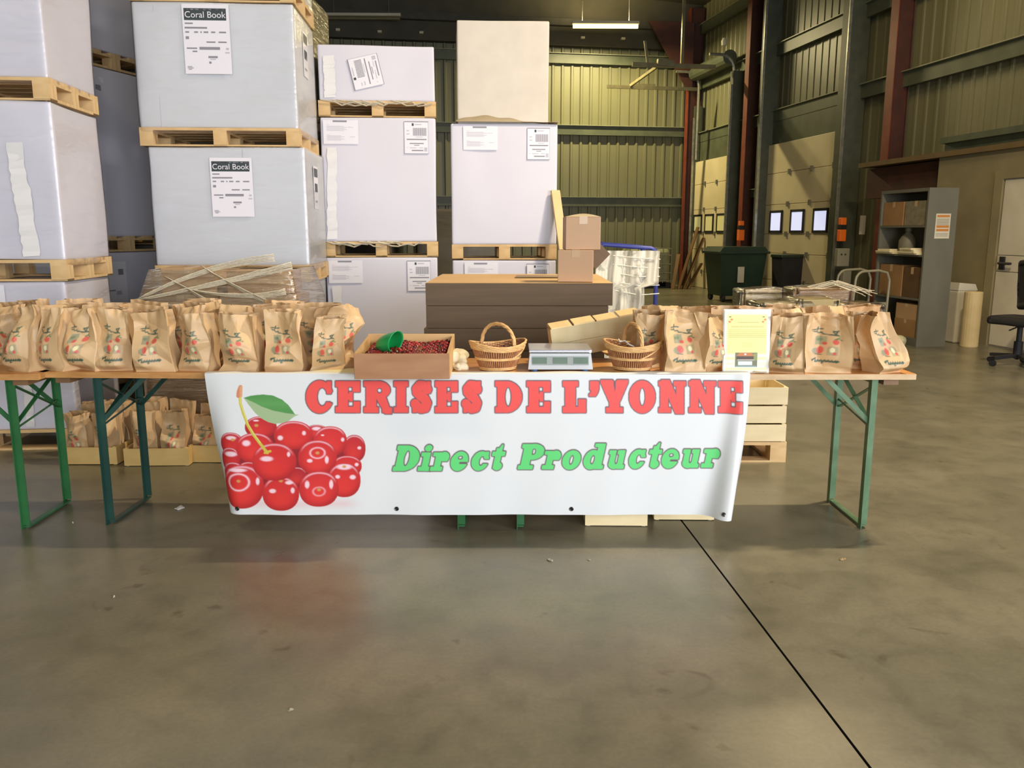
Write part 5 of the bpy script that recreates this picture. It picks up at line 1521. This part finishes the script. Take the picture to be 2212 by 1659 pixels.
# --- letters
def glyph(ch, x, y):
    """x,y in 0..1 (y up); boolean mask"""
    R = lambda a, b, c, d: (x >= a) & (x <= b) & (y >= c) & (y <= d)
    E = lambda cx, cy, rx, ry: ((x-cx)/rx)**2+((y-cy)/ry)**2 <= 1
    def St(pts, w, asp=1.0):
        d = seg_d(x*asp, y, [(p[0]*asp, p[1]) for p in pts]); return d <= w/2
    if ch == 'C':
        m = E(.52, .5, .52, .52) & ~E(.62, .5, .20, .30) & ~((x > .62) & (np.abs(y-.5) < .17)) & ~((x > .92) & (y < .5) & (y > .30))
        return m | (R(.80, .97, .60, 1.0)) & True
    if ch == 'E':
        return R(.10, .50, 0, 1) | R(0, 1, .82, 1) | R(0, 1, 0, .18) | R(.70, 1, .66, 1) | R(.74, 1, 0, .35) | R(.5, .64, .42, .60) | R(.56, .70, .36, .66)
    if ch == 'R':
        bowl = ((E(.52, .72, .42, .28)) & (x > .4)) & ~E(.56, .70, .10, .09)
        leg = (x > .40+.0) & (y < .50) & (x > .42+(.5-y)*.62) & (x < .78+(.5-y)*.40)
        return R(.08, .44, 0, 1) | R(0, .52, 0, .17) | R(0, .5, .83, 1) | bowl | (R(.4, .6, .44, .56)) | leg | R(.66, 1, 0, .16)
    if ch == 'I': return R(.18, .82, 0, 1) | R(0, 1, .83, 1) | R(0, 1, 0, .17)
    if ch == 'S':
        m = St([(.80, .74), (.62, .86), (.40, .87), (.24, .76), (.26, .64), (.45, .53), (.66, .44), (.78, .30), (.70, .15), (.48, .12), (.28, .18), (.16, .28)], .29, .62)
        return (m | R(.78, .97, .62, 1.0) | R(.02, .22, 0.0, .40)) & (y <= 1.02) & (y >= -.02)
    if ch == 'D': return R(.08, .45, 0, 1) | R(0, .5, .83, 1) | R(0, .5, 0, .17) | (E(.42, .5, .58, .5) & (x > .42) & ~E(.44, .5, .20, .31)) if False else ((R(.08, .45, 0, 1) | R(0, .5, .83, 1) | R(0, .5, 0, .17) | (E(.42, .5, .58, .5) & (x > .42))) & ~(E(.48, .5, .13, .32)))
    if ch == 'L': return R(.10, .54, 0, 1) | R(0, .66, .83, 1) | R(0, 1, 0, .18) | R(.68, 1, 0, .42)
    if ch == "'": return (x > .05) & (y > .52) & ((R(.15, 1, .72, 1)) | (E(.35, .78, .62, .30) & ~E(-.05, .84, .42, .26) & (y < .8)))
    if ch == 'Y': return R(0, .46, .84, 1) | R(.56, 1, .84, 1) | ((y > .36) & (np.abs(x-.5-.0) < .06+.36*(y-.36)/.64+.17) & ~((y > .62) & (np.abs(x-.52) < (y-.62)*.22))) | R(.30, .70, 0, .5) | R(.16, .84, 0, .16)
    if ch == 'O': return E(.5, .5, .5, .52) & ~E(.5, .5, .13, .30)
    if ch == 'N': return R(.06, .34, 0, 1) | R(0, .42, .85, 1) | R(0, .44, 0, .15) | R(.66, .92, 0, 1) | R(.56, 1, .85, 1) | ((x > .10+(1-y)*.50) & (x < .42+(1-y)*.50) & (x < .92)) 
    # lower case, x height .72, ascender 1
    if ch == 'i': return R(.26, .74, 0, .72) | R(.05, .6, .58, .72) | R(0, 1, 0, .15) | E(.50, .90, .27, .12)
    if ch == 'r': return R(.20, .56, 0, .72) | R(0, .5, .58, .72) | R(0, .72, 0, .15) | (E(.70, .52, .32, .22) & ~((y < .38)) ) & True
    if ch == 'e': return (E(.5, .36, .5, .38) & ~E(.52, .50, .17, .09) & ~((x > .50) & (y < .34) & (y > .235)))
    if ch == 'c': return (E(.5, .36, .5, .38) & ~E(.58, .36, .17, .20) & ~((x > .6) & (np.abs(y-.34) < .10))) | R(.72, .92, .46, .72)
    if ch == 't': return R(.28, .72, 0.06, .86) | R(0, 1, .56, .72) | (E(.62, .14, .34, .15)) | ((y > .7) & (y < 1.0) & (x < .72) & (x > .25+(y-.7)*1.3))
    if ch == 'P': return R(.10, .46, 0, 1) | R(0, .5, .85, 1) | R(0, .64, 0, .15) | ((E(.52, .70, .48, .31) & (x > .4)) & ~E(.54, .70, .12, .14))
    if ch == 'o': return E(.5, .36, .5, .38) & ~E(.5, .36, .14, .21)
    if ch == 'd': return (E(.40, .36, .40, .38) & ~E(.42, .36, .12, .20)) | R(.58, .90, 0, 1) | R(.42, .9, .87, 1) | R(.6, 1, 0, .14)
    if ch == 'u': return R(.10, .38, .15, .72) | R(0, .3, .58, .72) | (E(.42, .20, .34, .21) & ~E(.5, .40, .13, .24)) | R(.60, .90, 0, .72) | R(.5, .9, .58, .72) | R(.6, 1, 0, .14)
    if ch == 'D2': return glyph('D', x, y)
    return R(0, 1, 0, 1)
def letter(ch, x0, x1, yt, yb, col, slant=0.0, ow=2.4):
    pad = 10; h = yb-yt
    sl = win(x0-pad-2, x1+pad+slant*h+2, yt-pad, yb+pad)
    Y_ = (yb-YY[sl])/h; X = (XX[sl]-x0-slant*h*Y_*1.0)/max(1, (x1-x0-slant*h*.35)) if slant else (XX[sl]-x0)/(x1-x0)
    m = glyph(ch, X.astype(float), Y_.astype(float)) & (Y_ > -.04) & (Y_ < 1.04) & (X > -.06) & (X < 1.06)
    m0 = m.copy()
    for dx_, dy_ in ((2, 0), (-2, 0), (0, 2), (0, -2)) if slant else ((1, 0), (-1, 0), (0, 1), (0, -1)): m |= np.roll(np.roll(m0, dx_, 1), dy_, 0)
    n = int(round(ow*S3)); dil = m.copy()
    for k in range(24):
        a_ = 2*math.pi*k/24
        for rr_ in (.5, 1.0):
            dx_ = int(round(n*rr_*math.cos(a_))); dy_ = int(round(n*rr_*math.sin(a_)))-1
            dil |= np.roll(np.roll(m, dx_, 1), dy_, 0)
    f = dil.astype(np.float32)
    for _ in range(2):
        f = (f+np.roll(f, 2, 0)+np.roll(f, -2, 0)+np.roll(f, 2, 1)+np.roll(f, -2, 1))/5
    blend(sl, f, (104, 84, 92))
    fm = m.astype(np.float32); fm = (fm*2+np.roll(fm, 1, 0)+np.roll(fm, -1, 0)+np.roll(fm, 1, 1)+np.roll(fm, -1, 1))/6
    blend(sl, fm, col)
RED = (232, 84, 78); GRN = (98, 208, 118)
for ch, a_, b_ in (('C', 662, 716), ('E', 726, 776), ('R', 787, 845), ('I', 852, 880), ('S', 891, 930), ('E', 941, 987), ('S', 1001, 1038), ('D', 1071, 1126), ('E', 1139, 1187), ('L', 1217, 1264), ("'", 1272, 1292), ('Y', 1302, 1352), ('O', 1360, 1414), ('N', 1424, 1480), ('N', 1489, 1545), ('E', 1553, 1601)):
    letter(ch, a_-1, b_+1, 823.5, 891, RED)
for ch, a_, b_, cap in (('D', 850, 902, 1), ('i', 904, 932, 0), ('r', 931, 966, 0), ('e', 972, 1009, 0), ('c', 1017, 1054, 0), ('t', 1058, 1086, 0), ('P', 1120, 1170, 1), ('r', 1172, 1207, 0), ('o', 1213, 1252, 0), ('d', 1259, 1304, 0), ('u', 1311, 1349, 0), ('c', 1357, 1392, 0), ('t', 1398, 1425, 0), ('e', 1428, 1464, 0), ('u', 1471, 1510, 0), ('r', 1516, 1550, 0)):
    base_ = 1017-(a_-850)*.0115
    letter(ch, a_-2, b_+1, base_-54, base_, GRN, slant=.22)
# --- surface
NX, NY = 1160, 300
YB = 3.772
pTL = ony(440, 808, YB); pTR = ony(1620, 812, YB); zT = .775; zBm = ony(1000, 1112, YB).z
LT = pTR.x-pTL.x
rows_x = np.zeros((NY, NX)); rows_y = np.zeros((NY, NX)); 
sarc = np.linspace(0, LT, NX); ds = LT/(NX-1)
mid = NX//2
for i in range(NY):
    w_ = i/(NY-1)
    # turning angle along the arc
    thL = math.radians(8+86*w_**1.1); LL = .13+.02*w_
    fL = 1-sstep(0, 1, np.clip(sarc/LL, 0, 1))
    ang = -thL*fL                                   # left end turns back
    e = LT-sarc
    a1 = -math.radians(12+48*w_**.9)*np.exp(-((e-(.050+.075*w_))/(.030+.026*w_))**2)
    a2 = math.radians(8+88*w_)*(1-sstep(0, 1, np.clip((e-.01)/(.03+.035*w_), 0, 1)))
    ang2 = a1+a2
    dxs = np.cos(ang+ang2)*ds; dys = -np.sin(ang)*0+np.sin(ang2)*ds+np.sin(ang)*ds
    x_ = np.cumsum(dxs); y_ = np.cumsum(dys)
    x_ -= x_[mid]; y_ -= y_[mid]
    rows_x[i] = x_; rows_y[i] = y_
xm = (pTL.x+pTR.x)/2
mark = sarc[mid]
X_ = xm+rows_x+(mark-LT/2); 
wv = np.linspace(0, 1, NY)[:, None]
zz2 = zT+(zBm-zT)*wv+.0*X_
sg = sarc[None, :]
ripple = .0035*np.sin(sg*9+1)*wv+.002*np.sin(sg*21+wv*3)*wv
Yv = YB-rows_y*0+ripple*1.0
Yv = YB+np.where(np.arange(NX)[None, :] < mid, -rows_y*1.0, rows_y)+ripple
Yv[:, :mid] = YB+np.abs(rows_y[:, :mid])+ripple[:, :mid]
Yv[:, mid:] = YB+rows_y[:, mid:]+ripple[:, mid:]
z_dip = .006*np.cos(sg*2.1)*(1-wv)-.012*wv*sstep(0, 1, (sg-.0)/LT)*-1
zz2 = zz2+.002*np.sin(sg*5)*(1-wv)
Pb = np.stack([X_, Yv, zz2], -1)
# design pixel for every vertex: undo the view of the flat sheet
Xd = pTL.x+sg*np.ones((NY, 1)); cosP, sinP = math.cos(PITCH), math.sin(PITCH)
dz = zz2-CAMH; dep = YB*cosP-dz*sinP
PXd = 1106+FPX*Xd/dep; PYd = 829.5-FPX*(YB*sinP+dz*cosP)/dep
ix = np.clip(((PXd-BX0)*S3), 1, W_-3); iy = np.clip(((PYd-BY0)*S3), 1, H_-3)
ixi = ix.astype(int); iyi = iy.astype(int)
acc = 0
for a_ in (-1, 0, 1):
    for b_ in (-1, 0, 1): acc = acc+img[np.clip(iyi+a_, 0, H_-1), np.clip(ixi+b_, 0, W_-1)]
cb = acc/9
M_ban = mat('banner_vinyl', (0, 0, 0), rough=.38, attr='Col', spec=.4)
t = thing('banner', 'white vinyl banner with red and green lettering and printed cherries, hung on the table fronts', 'banner', Vector((0, YB, zT)), 0)
link('banner_sheet', grid_mesh('banner_sheet', Pb-np.array([0, YB, zT]), M_ban, cb), t)
# hem folded on to the table top
xs = np.linspace(0, 1, 200); hem = np.zeros((4, 200, 3))
hem[..., 0] = Pb[0, np.linspace(0, NX-1, 200).astype(int), 0]
for k, (dy, dz_) in enumerate(((0, 0), (.008, .004), (.03, .0035), (.055, .002))):
    hem[k, :, 1] = Pb[0, np.linspace(0, NX-1, 200).astype(int), 1]+dy-YB; hem[k, :, 2] = dz_+.002*np.sin(xs*40)*(k > 1)
part_h = link('banner_hem', grid_mesh('banner_hem', hem, mat('banner_back', (226, 224, 214), rough=.5)), t)
# eyelets
def bpt(px, row):
    j = int(np.argmin(np.abs(PXd[row]-px))); return Pb[row, j]-np.array([0, YB, zT])
for px in (512, 857, 1234, 1568):
    q = bpt(px, int(NY*.955))
    g = MB(); T_ = [Vector((q[0]+.008*math.cos(a_), q[1]-.002, q[2]+.008*math.sin(a_))) for a_ in np.linspace(0, 2*math.pi, 14)[:-1]]
    g.tube(T_, .0028, 6, closed=True); part('eyelet', g, mat('dark_eyelet', (70, 66, 60), rough=.3, metal=.8), t)
    g = MB(); g.face([Vector(v_)+Vector((0, -.0005, 0)) for v_ in T_]); part('eyelet_hole', g, M_dark, t)
# small torn tape at the right top corner, yellow sheet at the left
g = MB(); p_ = onz(1640, 806, TZ); g.face([(-.03, -.02, .004), (.03, -.02, .003), (.045, .02, .004), (-.01, .02, .012)]); g.face([(-.01, .02, .012), (.045, .02, .004), (.012, .028, .03)])
o = part('tape_scrap', g, mat('tan_tape', (214, 190, 142)), None, Vector((p_.x, 3.83, TZ+.002))); setc(o, 'torn tan tape scrap at the right top corner of the banner', 'tape')
g = MB(); g.box(-.11, .11, -.02, .12, 0, .0015)
o = part('yellow_sheet', g, mat('pale_yellow_sheet', (232, 226, 176)), None, Vector((onz(715, 812, TZ).x, 3.80, TZ+.006)), (0, 0, .03)); setc(o, 'pale yellow sheet under the bags just left of the cherry crate', 'paper')
# ------------------------------------------------------------------ crates and trays under the tables
M_pc = mat('crate_poplar', (226, 206, 158), (238, 220, 176), scale=4, rough=.7, stretch=(1, 1, 3))
M_pcd = mat('tray_poplar', (206, 172, 104), (220, 188, 122), scale=4, rough=.7, stretch=(1, 1, 3))
def fruit_crate(loc, rz, W, D_, Hh, label, mt, group=None, gap=.0, name='fruit_crate', inner=True):
    t = thing(name, label, 'crate', loc, rz, group)
    g = MB(); g.box(-W/2, W/2, 0, .006, .004, Hh-.004); part('front_slat', g, mt, t)
    g = MB(); g.box(-W/2, W/2, D_-.006, D_, .004, Hh-.004); part('rear_slat', g, mt, t)
    for s in (-1, 1):
        g = MB(); x = s*(W/2-.004); g.box(x-.004, x+.004, .006, D_-.006, .004, Hh-.004); part('side_slat', g, mt, t)
        for y in (.007, D_-.025):
            g = MB(); x = s*(W/2-.017); g.box(x-.009, x+.009, y, y+.018, 0, Hh); part('corner_post', g, mt, t)
    for k in range(3):
        g = MB(); y = .008+(D_-.016)*k/3; g.box(-W/2+.008, W/2-.008, y, y+(D_-.016)/3-.006, .006, .010); part('bottom_slat', g, mt, t)
    return t
yc = 5.02; xr_ = ony(1703, 900, yc).x; Wk = .60
pallet(Vector((xr_-.43, yc, 0)), 0, .86, .8, 'small pallet under the poplar crates behind the right banner edge', Hh=.13)
for k in range(3):
    fruit_crate(Vector((xr_-Wk/2-.004*(k % 2)-.004, yc+.0, .131+.117*k)), .004*(k-1), Wk-.01, .4, .115, ('lowest poplar crate on the small pallet', 'middle poplar crate on the small pallet', 'top poplar crate on the small pallet behind the banner')[k], M_pc, 'poplar crates stacked on the small pallet')
for i, (x0, x1, yb, n) in enumerate(((1264, 1398, 1137, 2), (1413, 1542, 1124, 2))):
    a = onz(x0, yb); b = onz(x1, yb); 
    for k in range(3):
        fruit_crate(Vector(((a.x+b.x)/2+.004*k, a.y+.002*k, .10*k)), -.02+.01*k, (b.x-a.x), .34, .098, ('bottom', 'middle', 'top')[k]+' crate of the %s pale crate pile standing on the floor behind the banner' % ('left', 'right')[i], M_pc, 'crate piles behind the banner')
tr = [(138, 254, 1004), (270, 408, 1007), (408, 545, 1000)]
for i, (x0, x1, yb) in enumerate(tr):
    a = onz(x0, yb); b = onz(x1, yb); W = (b.x-a.x)
    t = fruit_crate(Vector(((a.x+b.x)/2, a.y, 0)), (.0, .03, -.02)[i], W, .38, .115, ('left low poplar tray holding brown bags under the left tables', 'middle low poplar tray holding brown bags under the left tables', 'right low poplar tray holding brown bags, partly behind the banner')[i], M_pcd, 'low trays of brown bags under the tables', name='fruit_tray')
    for j in range(4):
        me = back_me[(i+j) % 5]
        bx = (a.x+b.x)/2+W*(-.26+.5*(j % 2)); by = a.y+.03+.17*(j//2)
        put_bag(me, Vector((bx, by, .012)), rb.uniform(-.15, .15), ('left front', 'right front', 'left rear', 'right rear')[j]+' brown paper bag in the %s tray under the left tables' % ('left', 'middle', 'right')[i], 'brown paper bags in the trays under the tables').scale = (.86, .9, (.98, 1.05, .92)[i]*(1.0 if j < 2 else 1.12))
# ------------------------------------------------------------------ litter on the floor
def scrap(px, py, sx, sy, mt, lab, name='paper_scrap', seed=1, h=.012):
    p_ = onz(px, py)
    me = softbox(name, sx, sy, h*.6, mt, seed, .006, .002, n=6, smooth=False)
    o = link(name, me, None, p_+Vector((0, 0, .001)), (0, 0, seed)); setc(o, lab, 'litter'); return o
scrap(388, 1099, .045, .028, mat('scrap_white', (190, 186, 176)), 'small white paper scrap on the floor left of the banner', seed=1, h=.012)
scrap(1187, 1211, .022, .014, mat('scrap_grey', (150, 146, 130)), 'tiny pale crumb on the floor below the banner centre', seed=2, h=.006)
scrap(1272, 1210, .016, .010, mat('scrap_grey', (150, 146, 130)), 'smaller crumb right of the tiny pale one', seed=3, h=.004)
scrap(1820, 1209, .03, .016, mat('scrap_leaf', (150, 128, 92)), 'dry leaf crumb in front of the right table leg', 'dry_leaf', 4, .006)
scrap(247, 1289, .022, .006, mat('scrap_white', (190, 186, 176)), 'thin pale splinter on the floor at the left', 'splinter', 5, .003)
scrap(158, 1130, .008, .006, mat('scrap_white', (190, 186, 176)), 'tiny white crumb between the left table legs', 'crumb', 6, .004)
scrap(628, 1534, .02, .012, mat('scrap_grey', (150, 146, 130)), 'flat pale chip on the floor near the bottom of the picture', 'chip', 7, .002)
# stains with a shape of their own
g = MB()
o = None
